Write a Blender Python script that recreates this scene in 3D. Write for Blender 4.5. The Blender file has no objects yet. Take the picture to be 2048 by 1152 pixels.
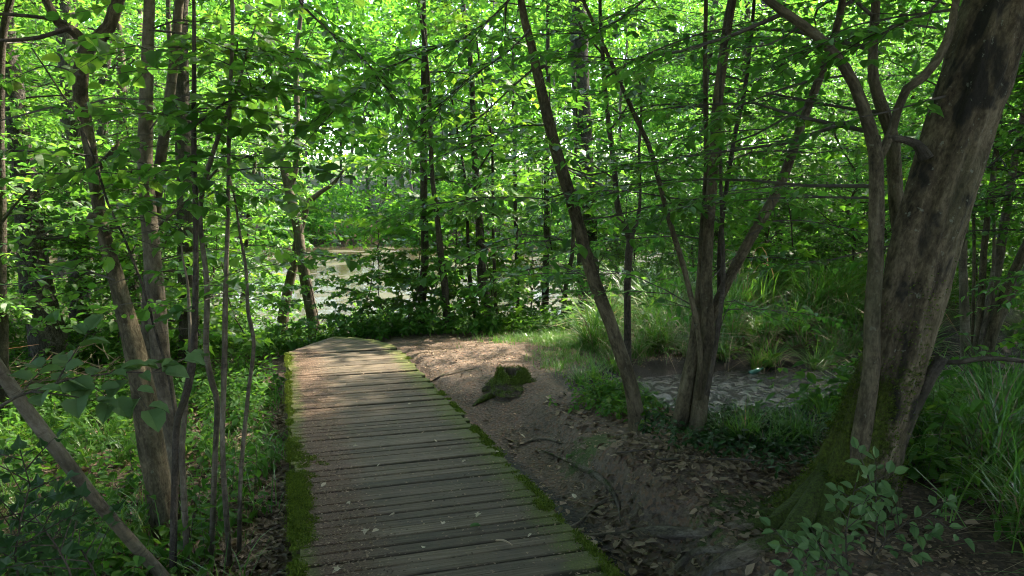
import bpy, math, random
import numpy as np
from mathutils import Vector, Matrix, Quaternion

rad = math.radians
S = bpy.context.scene
COL = S.collection

# ------------------------------------------------------------------ camera, sky, sun, exposure
FPX = 1479.0                      # focal length in photo pixels (2048 wide)
PITCH = math.atan(156 / FPX)
CAMZ = 1.6
cd = bpy.data.cameras.new('camera'); cam = bpy.data.objects.new('camera', cd); COL.objects.link(cam)
cam.location = (0, 0, CAMZ); cam.rotation_euler = (math.pi / 2 - PITCH, 0, 0)
cd.sensor_width = 36; cd.lens = 36 * FPX / 2048; cd.clip_start = 0.05; cd.clip_end = 2000
S.camera = cam

SUN_AZ, SUN_EL = rad(50), rad(52)      # azimuth from +Y towards +X
W = bpy.data.worlds.new('World'); S.world = W; W.use_nodes = True
nt = W.node_tree; nt.nodes.clear()
sk = nt.nodes.new('ShaderNodeTexSky'); sk.sky_type = 'NISHITA'; sk.sun_disc = False
sk.sun_elevation = SUN_EL; sk.sun_rotation = SUN_AZ; sk.air_density = 1.0; sk.dust_density = 2.0
bg = nt.nodes.new('ShaderNodeBackground'); bg.inputs[1].default_value = 0.15
wo = nt.nodes.new('ShaderNodeOutputWorld')
nt.links.new(sk.outputs[0], bg.inputs[0]); nt.links.new(bg.outputs[0], wo.inputs[0])

ld = bpy.data.lights.new('sun', 'SUN'); ld.energy = 3.0; ld.angle = rad(1.0); ld.color = (1.0, 0.94, 0.82)
sun = bpy.data.objects.new('sun', ld); COL.objects.link(sun)
sd = Vector((math.sin(SUN_AZ) * math.cos(SUN_EL), math.cos(SUN_AZ) * math.cos(SUN_EL), math.sin(SUN_EL)))
sun.rotation_euler = (-sd).to_track_quat('-Z', 'Y').to_euler(); sun.location = (6, 10, 30)

S.view_settings.view_transform = 'Standard'; S.view_settings.look = 'None'
S.view_settings.exposure = 3.2; S.view_settings.use_white_balance = True; S.view_settings.white_balance_temperature = 6950; S.view_settings.white_balance_tint = 8; S.view_settings.gamma = 1.0; S.view_settings.use_curve_mapping = False
S.render.engine = 'CYCLES'
cy = S.cycles
cy.max_bounces = 4; cy.diffuse_bounces = 3; cy.glossy_bounces = 2; cy.transmission_bounces = 3; cy.transparent_max_bounces = 4
cy.pixel_filter_type = 'BLACKMAN_HARRIS'; cy.filter_width = 1.05; cy.caustics_reflective = False; cy.caustics_refractive = False; cy.sample_clamp_indirect = 6.0
cy.use_denoising = True; cy.use_adaptive_sampling = True; cy.adaptive_threshold = .025; cy.light_sampling_threshold = .03
try: cy.denoiser = 'OPENIMAGEDENOISE'; cy.denoising_prefilter = 'ACCURATE'; cy.denoising_input_passes = 'RGB_ALBEDO_NORMAL'
except Exception: pass

# ------------------------------------------------------------------ picking points of the place
cP, sP = math.cos(PITCH), math.sin(PITCH)
def ray(u, v):
    xc, yc = (u - 1024) / FPX, -(v - 576) / FPX
    return np.array([xc, cP + yc * sP, -sP + yc * cP])
def at(u, v, Y):                  # the point seen at (u, v) on the upright plane at distance Y
    r = ray(u, v); k = Y / r[1]
    return np.array([r[0] * k, Y, CAMZ + r[2] * k])

def vnoise(x, y, seed=0):
    xi = np.floor(x).astype(np.int64); yi = np.floor(y).astype(np.int64)
    fx = x - xi; fy = y - yi; fx = fx * fx * (3 - 2 * fx); fy = fy * fy * (3 - 2 * fy)
    def h(a, b):
        n = (a * 374761393 + b * 668265263 + seed * 1274126177) & 0xffffffff
        n = ((n ^ (n >> 13)) * 1274126177) & 0xffffffff
        return ((n ^ (n >> 16)) & 0xffff) / 65535.0
    return (h(xi, yi) * (1 - fx) + h(xi + 1, yi) * fx) * (1 - fy) + (h(xi, yi + 1) * (1 - fx) + h(xi + 1, yi + 1) * fx) * fy
def fbm(x, y, seed=0, o=4):
    s = 0; a = .5
    for k in range(o):
        s = s + a * (vnoise(x * 2 ** k, y * 2 ** k, seed + k * 7) - .5); a *= .5
    return s * 2
def sm(x, a, b):
    t = np.clip((x - a) / (b - a), 0, 1); return t * t * (3 - 2 * t)
def gau(x, c, w): return np.exp(-((x - c) / w) ** 2)

# boardwalk frame: s runs along it, t across it (left edge .03, right edge 1.40)
Dx, Dy = -0.296, 0.955
DX = np.array([Dx, Dy, 0.0]); RX = np.array([Dy, -Dx, 0.0])
DROP = 0.022
def st(x, y): return x * Dx + y * Dy, x * Dy - y * Dx
def deck_pt(s, t, dz=0): return DX * s + RX * t + np.array([0, 0, -DROP * s + dz])

STREAM = np.array([[1.95, 7.55], [2.5, 7.8], [3.6, 8.15], [5.2, 8.5], [7.5, 9.4], [10, 11], [13, 14.5], [15, 22]])
def dist_poly(x, y, P):
    d = np.full(np.shape(x), 1e9)
    for a, b in zip(P[:-1], P[1:]):
        ab = b - a; k = np.clip(((x - a[0]) * ab[0] + (y - a[1]) * ab[1]) / (ab @ ab), 0, 1)
        d = np.minimum(d, np.hypot(x - a[0] - k * ab[0], y - a[1] - k * ab[1]))
    return d
WATER_Z, STREAM_Z = -1.2, -0.40
def shore(x): return 16.0 + 6 * sm(x, 3, 8) + 7 * sm(-x, 7, 13) + 1.2 * (vnoise(x * .3, x * 0 + 3.3, 5) - .5)
def hgt(x, y):
    x = np.asarray(x, float); y = np.asarray(y, float)
    s, t = st(x, y)
    zd = -DROP * np.clip(s, -6, 11)
    left = zd - .42 - .14 * sm(-t, .2, 3)
    right = zd - .09
    h = left + (right - left) * sm(t, .2, 1.5)
    near = 1 - sm(s, 5.6, 7.4)
    h = h - .15 * gau(t, 1.72, .38) * near
    h = h + .19 * sm(t + .12 * fbm(x * 2, y * 2, 91, 2), 1.98, 2.18) * near * (1 - sm(s, 4.4, 5.0) * 0.35)
    h = h - .10 * gau(t, 2.3, .9) * (1 - sm(s, 3.2, 3.9))
    h = h + .20 * np.exp(-((x - .15) / 1.1) ** 2 - ((y - 9.1) / 1.3) ** 2) + .10 * np.exp(-((x - 0) / .9) ** 2 - ((y - 7.3) / .8) ** 2)
    h = h - .05 * sm(t, 2.2, 3.4) * (y < 9)
    h = h + .40 * sm(y, 9.4, 11.3) * sm(x, .8, 2.6)
    h = h + .25 * sm(-x, 5, 9) * sm(y, 5, 10)
    ds = dist_poly(x, y, STREAM)
    w = 1.12 + .28 * (fbm(x * .9, y * .9, 31, 2))
    h = h + (np.minimum(h, -.56) - h) * (1 - sm(ds, w - .35, w + .42))
    h = h + .07 * fbm(x * .9, y * .9, 1, 4) + .03 * fbm(x * 4, y * 4, 9, 3)
    under = sm(t, -.25, -.02) * (1 - sm(t, 1.42, 1.62)) * (1 - sm(s, 11.2, 11.8))
    h = h + (np.minimum(h, zd - .13) - h) * under
    ys = shore(x)
    land = h - .35 * sm(y, ys - 5, ys - 1)
    h = land + (-1.9 - land) * sm(y, ys - 1.6, ys + 2.5)
    far = -1.9 + 2.6 * sm(y, 59.5, 63.5) + 7 * sm(y, 64, 120) + 8 * sm(y, 110, 220)
    h = np.where(y > 50, np.maximum(h, far), h)
    side = -1.9 + 3 * sm(np.abs(x), 34, 40) + 6 * sm(np.abs(x), 45, 120)
    h = np.where(y > ys, np.maximum(h, side + .2 * fbm(x * .3, y * .3, 77, 3)), h)
    return h
def ground(u, v):                 # where the sight line through (u, v) meets the ground
    r = ray(u, v); k = 1.0
    for i in range(4000):
        p = np.array([0, 0, CAMZ]) + r * k
        if p[2] < hgt(p[0], p[1]): break
        k += .01
    return p

# ------------------------------------------------------------------ materials
def mat(name):
    m = bpy.data.materials.new(name); m.use_nodes = True
    n = m.node_tree.nodes; n.clear()
    return m, n, m.node_tree.links
class N:
    """tiny helper for node graphs"""
    def __init__(s, name):
        s.m, s.n, s.l = mat(name)
    def new(s, t, inp=None, **kw):
        nd = s.n.new(t)
        for k, v in kw.items(): setattr(nd, k, v)
        for k, v in (inp or {}).items(): s.set(nd, k, v)
        return nd
    def set(s, nd, k, v):
        i = nd.inputs[k]
        if isinstance(v, bpy.types.NodeSocket): s.l.new(v, i)
        elif isinstance(v, bpy.types.Node): s.l.new(v.outputs[0], i)
        else: i.default_value = v
    def coord(s, kind='Object'): return s.new('ShaderNodeTexCoord').outputs[kind]
    def attr(s, name, out='Fac'): return s.new('ShaderNodeAttribute', attribute_name=name).outputs[out]
    def mapping(s, vec, scale=(1, 1, 1)): return s.new('ShaderNodeMapping', {'Vector': vec, 'Scale': scale}).outputs[0]
    def noise(s, vec, scale, detail=4, rough=.6, dist=0): return s.new('ShaderNodeTexNoise', {'Vector': vec, 'Scale': scale, 'Detail': detail, 'Roughness': rough, 'Distortion': dist}).outputs[0]
    def voro(s, vec, scale, out='Color', feature='F1'): return s.new('ShaderNodeTexVoronoi', {'Vector': vec, 'Scale': scale}, feature=feature).outputs[out]
    def ramp(s, fac, stops, interp='LINEAR'):
        r = s.new('ShaderNodeValToRGB', {0: fac}); e = r.color_ramp.elements; r.color_ramp.interpolation = interp
        while len(e) < len(stops): e.new(.5)
        for el, (p, c) in zip(e, stops):
            el.position = p; el.color = (*c, 1) if len(c) == 3 else c
        return r.outputs[0]
    def step(s, fac, a, b): return s.new('ShaderNodeMapRange', {0: fac, 1: a, 2: b, 3: 0.0, 4: 1.0}, interpolation_type='SMOOTHSTEP').outputs[0]
    def math(s, op, a, b=0.0, c=0.0): return s.new('ShaderNodeMath', {0: a, 1: b, 2: c}, operation=op).outputs[0]
    def mix(s, fac, a, b, mode='MIX'):
        nd = s.new('ShaderNodeMix', data_type='RGBA', blend_type=mode)
        s.set(nd, 0, fac); s.set(nd, 6, a if not isinstance(a, tuple) else (*a, 1)); s.set(nd, 7, b if not isinstance(b, tuple) else (*b, 1))
        return nd.outputs[2]
    def bump(s, h, strength=.5, dist=.02): return s.new('ShaderNodeBump', {'Height': h, 'Strength': strength, 'Distance': dist}).outputs[0]
    def finish(s, col, rough=.8, normal=None, spec=.3, disp=None):
        b = s.new('ShaderNodeBsdfPrincipled')
        s.set(b, 'Base Color', (*col, 1) if isinstance(col, tuple) else col); s.set(b, 'Roughness', rough); s.set(b, 'Specular IOR Level', spec)
        if normal is not None: s.set(b, 'Normal', normal)
        o = s.new('ShaderNodeOutputMaterial', {0: b})
        return s.m

def leaf_mat(name, dark, light, trans, tr=.5, gloss=.42, spec=.35):
    g = N(name)
    r = g.math('ADD', g.math('MULTIPLY', g.attr('rnd'), .7), g.math('MULTIPLY', g.new('ShaderNodeObjectInfo').outputs['Random'], .3))
    c = g.ramp(r, [(0, tuple(.6 * a for a in dark)), (.45, tuple((a + b) / 2 for a, b in zip(dark, light))), (.86, light), (.93, (light[0] * 1.9, light[1] * 1.15, light[2])), (1, (light[0] * 2.2, light[1] * 1.1, light[2]))])
    tc = g.ramp(r, [(0, (trans[0] * .45, trans[1] * .6, trans[2] * .9)), (.5, trans), (1, (trans[0] * 1.6, trans[1] * 1.12, trans[2]))])
    b = g.new('ShaderNodeBsdfPrincipled', {'Base Color': c, 'Roughness': gloss, 'Specular IOR Level': spec})
    t = g.new('ShaderNodeBsdfTranslucent', {'Color': tc})
    mx = g.new('ShaderNodeMixShader', {0: tr, 1: b, 2: t})
    g.new('ShaderNodeOutputMaterial', {0: mx})
    return g.m
M = {}
M['leaf'] = leaf_mat('hornbeam_leaf', (.022, .065, .010), (.058, .130, .026), (.145, .385, .040))
M['leaf_hazel'] = leaf_mat('hazel_leaf', (.030, .085, .012), (.068, .145, .030), (.175, .42, .045))
M['leaf_maple'] = leaf_mat('maple_leaf', (.028, .085, .014), (.060, .150, .025), (.16, .38, .03))
M['leaf_far'] = leaf_mat('far_leaf', (.026, .075, .014), (.065, .150, .026), (.14, .40, .03), gloss=.7, spec=.1)
M['leaf_nettle'] = leaf_mat('nettle_leaf', (.020, .068, .012), (.050, .125, .022), (.12, .30, .028), tr=.4, gloss=.6, spec=.15)
M['leaf_dusky'] = leaf_mat('bramble_leaf', (.050, .100, .036), (.105, .175, .065), (.10, .20, .03), tr=.3, gloss=.6, spec=.2)
M['leaf_ivy'] = leaf_mat('ivy_leaf', (.010, .034, .008), (.028, .070, .016), (.05, .13, .015), tr=.2, gloss=.5, spec=.25)
M['sedge'] = leaf_mat('sedge_blade', (.032, .095, .016), (.080, .180, .032), (.14, .36, .03), tr=.35, gloss=.35, spec=.5)
M['dry'] = leaf_mat('dry_leaf', (.060, .038, .022), (.300, .215, .140), (.12, .07, .03), tr=.15, gloss=.6, spec=.2)
M['pale_leaf'] = leaf_mat('pale_fallen_leaf', (.26, .20, .12), (.45, .38, .27), (.2, .15, .06), tr=.15, gloss=.5)
M['straw'] = leaf_mat('straw', (.18, .12, .07), (.34, .25, .16), (.15, .11, .05), tr=.1, gloss=.6)
M['moss'] = leaf_mat('moss_green', (.014, .024, .004), (.130, .170, .024), (.10, .17, .015), tr=.25, gloss=.8, spec=.1)

g = N('twig_bark'); c = g.coord()
M['twig'] = g.finish(g.ramp(g.noise(c, 9, 3), [(.3, (.035, .028, .022)), (.7, (.085, .070, .055))]), .8)

def bark(name, dark, mid, light, scale=1.0, rings=0.0, mossc=(.055, .085, .012), lichen=.0, ridges=.6, blotch=0.0, crackw=0.0):
    g = N(name); v = g.attr('bco', 'Vector')
    wv = g.new('ShaderNodeVectorMath', {0: v, 1: g.new('ShaderNodeTexNoise', {'Vector': v, 'Scale': 5.0, 'Detail': 2.0}).outputs['Color']}, operation='ADD').outputs[0]
    big = g.noise(g.mapping(v, (6 * scale, 6 * scale, 1.6 * scale)), 1.0, 6, .65, .4)
    midn = g.noise(g.mapping(v, (22 * scale, 22 * scale, 8 * scale)), 1.0, 5, .65, .6)
    fine = g.noise(g.mapping(v, (70 * scale, 70 * scale, 38 * scale)), 1.0, 3, .65)
    crack = g.new('ShaderNodeTexVoronoi', {'Vector': g.mapping(wv, (14 * scale, 14 * scale, 2.6 * scale)), 'Scale': 1.0}, feature='DISTANCE_TO_EDGE').outputs[0]
    ck = g.step(crack, .0, .09)
    patch = g.noise(g.mapping(v, (3.2, 3.2, 2.0)), 1.6, 5, .6)
    tot = g.math('ADD', g.math('ADD', g.math('MULTIPLY', big, .34), g.math('MULTIPLY', midn, .40)), g.math('MULTIPLY', fine, .26))
    col = g.ramp(tot, [(.40, dark), (.50, mid), (.60, light)])
    col = g.mix(g.math('MULTIPLY', g.math('SUBTRACT', 1.0, ck), .6 * crackw), col, tuple(.35 * a for a in dark))
    col = g.mix(g.math('MULTIPLY', g.step(patch, .5, .68), .5), col, tuple(.6 * a for a in dark))
    alg = g.step(g.noise(g.mapping(v, (4, 4, 1.2)), 1.0, 4, .6), .50, .72)
    col = g.mix(g.math('MULTIPLY', alg, .35), col, (.058, .060, .026))
    if blotch:
        bl = g.step(g.math('ADD', g.noise(g.mapping(v, (2.2, 2.2, 1.1)), 1.9, 4, .55, .5), g.math('MULTIPLY', g.math('SUBTRACT', midn, .5), .25)), .53, .62)
        col = g.mix(g.math('MULTIPLY', bl, blotch), col, (.010, .009, .007))
    if lichen:
        lp = g.step(g.noise(v, 26, 4, .6), .64, .70)
        col = g.mix(g.math('MULTIPLY', lp, lichen), col, (.19, .20, .155))
    h = g.math('ADD', g.math('ADD', g.math('MULTIPLY', big, .4), g.math('MULTIPLY', midn, .45)), g.math('ADD', g.math('MULTIPLY', fine, .15), g.math('MULTIPLY', ck, .22 * crackw)))
    if rings:
        rg = g.noise(g.mapping(v, (2, 2, 34)), 1.0, 3, .6)
        col = g.mix(g.math('MULTIPLY', g.step(rg, .58, .66), rings), col, dark)
        h = g.math('ADD', h, g.math('MULTIPLY', rg, .25))
    mo = g.math('ADD', g.attr('moss'), g.math('MULTIPLY', g.math('SUBTRACT', g.noise(v, 9, 6, .75), .5), 1.6))
    mm = g.step(mo, .42, .62)
    mcol = g.ramp(g.noise(v, 55, 4, .75), [(.32, tuple(.22 * a for a in mossc)), (.52, tuple(.8 * a for a in mossc)), (.7, tuple(1.5 * a for a in mossc))])
    col = g.mix(g.math('MULTIPLY', mm, .93), col, mcol)
    h2 = g.math('ADD', h, g.math('MULTIPLY', g.math('MULTIPLY', mm, g.noise(v, 70, 3, .7)), .6))
    return g.finish(col, .85, g.bump(h2, min(1.0, .45 + .5 * ridges), .045), .2)
M['bark_hornbeam'] = bark('hornbeam_bark', (.026, .020, .011), (.082, .064, .038), (.150, .122, .078), 1.0, 0, lichen=.3, ridges=.8)
M['bark_big'] = bark('fluted_hornbeam_bark', (.020, .014, .008), (.080, .060, .034), (.170, .134, .084), .8, 0, mossc=(.060, .080, .008), lichen=.5, ridges=.9, blotch=.9)
M['bark_smooth'] = bark('smooth_grey_bark', (.050, .038, .027), (.115, .092, .066), (.190, .158, .118), .6, .6, lichen=.25, ridges=.35)
M['bark_rough'] = bark('rough_fissured_bark', (.030, .024, .018), (.090, .075, .062), (.165, .145, .125), 1.5, 0, ridges=1.0, crackw=1.0)
M['bark_dark'] = bark('dark_thin_bark', (.020, .016, .012), (.055, .043, .032), (.100, .080, .062), 1.4, .4)
M['bark_root'] = bark('root_bark', (.036, .027, .019), (.105, .080, .058), (.180, .146, .110), 1.2, 0, mossc=(.05, .075, .010))
M['stump'] = bark('mossy_stump_bark', (.018, .014, .010), (.045, .034, .024), (.08, .06, .04), 1.5, 0, mossc=(.075, .110, .010))

# planks: object space, x runs along the plank
g = N('weathered_plank'); c = g.coord(); rn = g.new('ShaderNodeObjectInfo').outputs['Random']
off = g.new('ShaderNodeVectorMath', {0: c, 1: g.new('ShaderNodeCombineXYZ', {0: g.math('MULTIPLY', rn, 31.0), 1: g.math('MULTIPLY', rn, 57.0), 2: 0.0}).outputs[0]}, operation='ADD').outputs[0]
grain = g.noise(g.mapping(off, (2.2, 60, 30)), 1.0, 5, .65, .3)
blot = g.noise(off, 3.2, 5, .65)
col = g.ramp(grain, [(.25, (.042, .031, .021)), (.5, (.092, .071, .050)), (.75, (.146, .118, .088))])
col = g.mix(.8, col, g.ramp(rn, [(0, (.52, .49, .44)), (.3, (.80, .77, .70)), (.7, (1.0, .97, .92)), (1, (1.35, 1.30, 1.20))]), 'MULTIPLY')
col = g.mix(g.math('MULTIPLY', g.step(blot, .46, .66), .55), col, (.048, .041, .029))
spk = g.noise(off, 46, 3, .7)
col = g.mix(g.math('MULTIPLY', g.step(spk, .60, .68), .6), col, (.045, .030, .018))
x = g.new('ShaderNodeSeparateXYZ', {0: c}).outputs[0]
wob = g.math('MULTIPLY', g.math('SUBTRACT', g.noise(off, 4.5, 4, .6), .5), .55)
lit = g.math('SUBTRACT', 1.0, g.step(g.math('ADD', x, wob), .22, .50))
crumb = g.ramp(g.noise(off, 75, 4, .75), [(.3, (.034, .020, .013)), (.5, (.090, .052, .033)), (.7, (.17, .108, .072))])
col = g.mix(g.math('MULTIPLY', lit, .95), col, crumb)
mo = g.math('MAXIMUM', g.math('SUBTRACT', 1.0, g.step(g.math('ADD', x, g.math('MULTIPLY', wob, .35)), .04, .13)), g.step(g.math('ADD', x, g.math('MULTIPLY', wob, .8)), 1.14, 1.32))
mcol = g.ramp(g.noise(off, 90, 3, .7), [(.3, (.030, .040, .008)), (.7, (.115, .135, .020))])
col = g.mix(g.math('MULTIPLY', mo, .75), col, mcol)
ed = g.step(g.math('ADD', g.math('ABSOLUTE', g.math('SUBTRACT', g.attr('vy'), .5)), g.math('MULTIPLY', g.math('SUBTRACT', blot, .5), .22)), .43, .49)
col = g.mix(g.math('MULTIPLY', ed, .7), col, (.020, .017, .011))
hh = g.math('ADD', grain, g.math('MULTIPLY', spk, .4))
M['plank'] = g.finish(col, .82, g.bump(hh, .55, .012), .25)
g = N('damp_beam'); c = g.coord()
M['beam'] = g.finish(g.ramp(g.noise(c, 6, 4), [(.3, (.02, .017, .012)), (.7, (.05, .042, .03))]), .9)

# forest floor; masks: path (trodden earth), mud, moss, green
def soil(name):
    g = N(name); c = g.coord()
    n1 = g.noise(c, 1.7, 6, .6); n2 = g.noise(c, 14, 5, .7); n3 = g.noise(c, 60, 4, .7)
    bits = g.voro(c, 42, 'Color'); bitd = g.voro(c, 42, 'Distance')
    bv = g.new('ShaderNodeSeparateColor', {0: bits}).outputs[0]
    litter = g.ramp(bv, [(.0, (.018, .012, .008)), (.4, (.055, .035, .022)), (.75, (.110, .070, .045)), (1, (.20, .14, .10))])
    litter = g.mix(.5, litter, g.ramp(n2, [(.3, (.03, .02, .014)), (.7, (.11, .075, .055))]))
    earth = g.ramp(n3, [(.25, (.042, .029, .021)), (.5, (.108, .077, .057)), (.75, (.21, .158, .122))])
    earth = g.mix(.5, earth, g.ramp(n1, [(.3, (.07, .047, .034)), (.7, (.165, .120, .092))]))
    earth = g.mix(g.math('MULTIPLY', g.step(bv, .72, .8), .8), earth, (.135, .076, .048)); earth = g.mix(g.math('MULTIPLY', g.step(bv, .22, .14), .45), earth, (.030, .020, .014))
    pth = g.math('ADD', g.attr('path'), g.math('MULTIPLY', g.math('SUBTRACT', n2, .5), .7))
    col = g.mix(g.step(pth, .35, .65), litter, earth)
    mud = g.ramp(n3, [(.3, (.010, .008, .006)), (.7, (.034, .027, .021))])
    md = g.step(g.math('ADD', g.attr('mud'), g.math('MULTIPLY', g.math('SUBTRACT', n2, .5), .6)), .35, .65)
    col = g.mix(md, col, mud)
    gr = g.ramp(n3, [(.3, (.020, .035, .008)), (.7, (.070, .100, .022))])
    mo = g.step(g.math('ADD', g.attr('mossy'), g.math('MULTIPLY', g.math('SUBTRACT', n2, .5), 1.3)), .42, .66)
    col = g.mix(g.math('MULTIPLY', mo, .9), col, gr)
    h = g.math('ADD', g.math('ADD', g.math('MULTIPLY', n2, .6), g.math('MULTIPLY', n3, .35)), g.math('MULTIPLY', bitd, .3))
    rough = g.math('SUBTRACT', .95, g.math('MULTIPLY', md, .15))
    return g.finish(col, rough, g.bump(h, .8, .035), .25)
M['soil'] = soil('forest_soil')

g = N('pond_surface'); c = g.coord()
rp = g.noise(g.mapping(c, (1, 2.2, 1)), 2.6, 4, .6)
al = g.step(g.noise(c, .35, 5, .65), .50, .60)
col = g.mix(al, (.040, .029, .019), (.045, .040, .016))
M['pond'] = g.finish(col, g.math('ADD', .10, g.math('MULTIPLY', al, .3)), g.bump(rp, .12, .05), .4)
g = N('stream_mud'); c = g.coord()
r1 = g.noise(c, 9, 6, .7, .6); r2 = g.noise(c, 34, 4, .65); r0 = g.noise(g.mapping(c, (1, .6, 1)), 9.5, 5, .75, .8)
mk = g.step(r0, .47, .55)
h = g.math('ADD', g.math('MULTIPLY', r1, .8), g.math('ADD', g.math('MULTIPLY', r2, .3), g.math('MULTIPLY', mk, .5)))
M['stream'] = g.finish(g.mix(mk, (.004, .004, .004), (.016, .013, .010)), g.math('ADD', .04, g.math('MULTIPLY', mk, .7)), g.bump(h, .8, .035), g.math('SUBTRACT', .9, g.math('MULTIPLY', mk, .7)))
g = N('green_glass'); M['glass'] = g.finish((.05, .16, .11), .12, None, .6)

# ------------------------------------------------------------------ mesh building
class MB:
    def __init__(s): s.V = []; s.L = []; s.T = []; s.MI = []; s.R = []; s.A = {}; s.n = 0
    def add(s, V, faces, mi=0, rnd=0.0, **attrs):
        """V (n,3); faces: list of (m,k) int arrays"""
        V = np.asarray(V, np.float32)
        for F in faces:
            F = np.asarray(F); m, k = F.shape
            s.L.append((F + s.n).ravel()); s.T.append(np.full(m, k)); s.MI.append(np.full(m, mi) if np.isscalar(mi) else mi)
            s.R.append(np.full(m, rnd, np.float32) if np.isscalar(rnd) else np.asarray(rnd, np.float32))
        for k_, a in attrs.items(): s.A.setdefault(k_, []).append((s.n, np.asarray(a, np.float32)))
        s.V.append(V); s.n += len(V)
    def mesh(s, name, mats, smooth=False):
        me = bpy.data.meshes.new(name)
        V = np.concatenate(s.V); L = np.concatenate(s.L).astype(np.int32); T = np.concatenate(s.T)
        me.vertices.add(len(V)); me.vertices.foreach_set('co', V.ravel())
        me.loops.add(len(L)); me.loops.foreach_set('vertex_index', L)
        me.polygons.add(len(T)); st_ = np.zeros(len(T), np.int32); st_[1:] = np.cumsum(T)[:-1]
        me.polygons.foreach_set('loop_start', st_)
        for m in mats: me.materials.append(m)
        me.polygons.foreach_set('material_index', np.concatenate(s.MI).astype(np.int32))
        if smooth: me.polygons.foreach_set('use_smooth', np.ones(len(T), bool))
        else: me.polygons.foreach_set('use_smooth', np.zeros(len(T), bool))
        me.update(calc_edges=True)
        a = me.attributes.new('rnd', 'FLOAT', 'FACE'); a.data.foreach_set('value', np.concatenate(s.R).astype(np.float32))
        for k, parts in s.A.items():
            vec = parts[0][1].ndim == 2
            buf = np.zeros((s.n, 3) if vec else s.n, np.float32)
            for o, d in parts: buf[o:o + len(d)] = d
            a = me.attributes.new(k, 'FLOAT_VECTOR' if vec else 'FLOAT', 'POINT')
            a.data.foreach_set('vector' if vec else 'value', buf.ravel())
        return me
    def build(s, name, mats, parent=None, smooth=False):
        return link(name, s.mesh(name, mats, smooth), parent)
def link(name, me, parent=None):
    o = bpy.data.objects.new(name, me); COL.objects.link(o)
    if parent is not None: o.parent = parent
    return o
def tag(o, label=None, cat=None, group=None, kind=None):
    for k, v in (('label', label), ('category', cat), ('group', group), ('kind', kind)):
        if v: o[k] = v
    return o
def empty(name, loc=(0, 0, 0)):
    o = bpy.data.objects.new(name, None); COL.objects.link(o); o.location = tuple(loc); o.empty_display_size = .2
    return o
def rebase(root, *objs):
    """objects were built in world space: keep them there under the Empty at the thing's base"""
    for o in objs:
        o.parent = root; o.matrix_parent_inverse = Matrix.Translation(root.location).inverted()
def copy_tree(o, parent=None):
    c = o.copy(); COL.objects.link(c); c.parent = parent
    if parent is not None: c.matrix_parent_inverse = o.matrix_parent_inverse.copy()
    for ch in list(o.children): copy_tree(ch, c)
    return c

def norm(v): return v / np.maximum(np.linalg.norm(v, axis=-1, keepdims=True), 1e-9)
def smooth_path(P, R, n):
    """Catmull-Rom resampling of a polyline with radii"""
    P = np.asarray(P, float); R = np.asarray(R, float)
    k = np.concatenate([[0], np.cumsum(np.linalg.norm(np.diff(P, axis=0), axis=1))]); u = np.linspace(0, k[-1], n)
    Q = np.vstack([2 * P[0] - P[1], P, 2 * P[-1] - P[-2]])
    i = np.clip(np.searchsorted(k, u, 'right') - 1, 0, len(P) - 2)
    f = ((u - k[i]) / np.maximum(k[i + 1] - k[i], 1e-9))[:, None]
    p0, p1, p2, p3 = Q[i], Q[i + 1], Q[i + 2], Q[i + 3]
    C = .5 * (2 * p1 + (p2 - p0) * f + (2 * p0 - 5 * p1 + 4 * p2 - p3) * f ** 2 + (3 * p1 - p0 - 3 * p2 + p3) * f ** 3)
    return C, np.interp(u, k, R)
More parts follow.
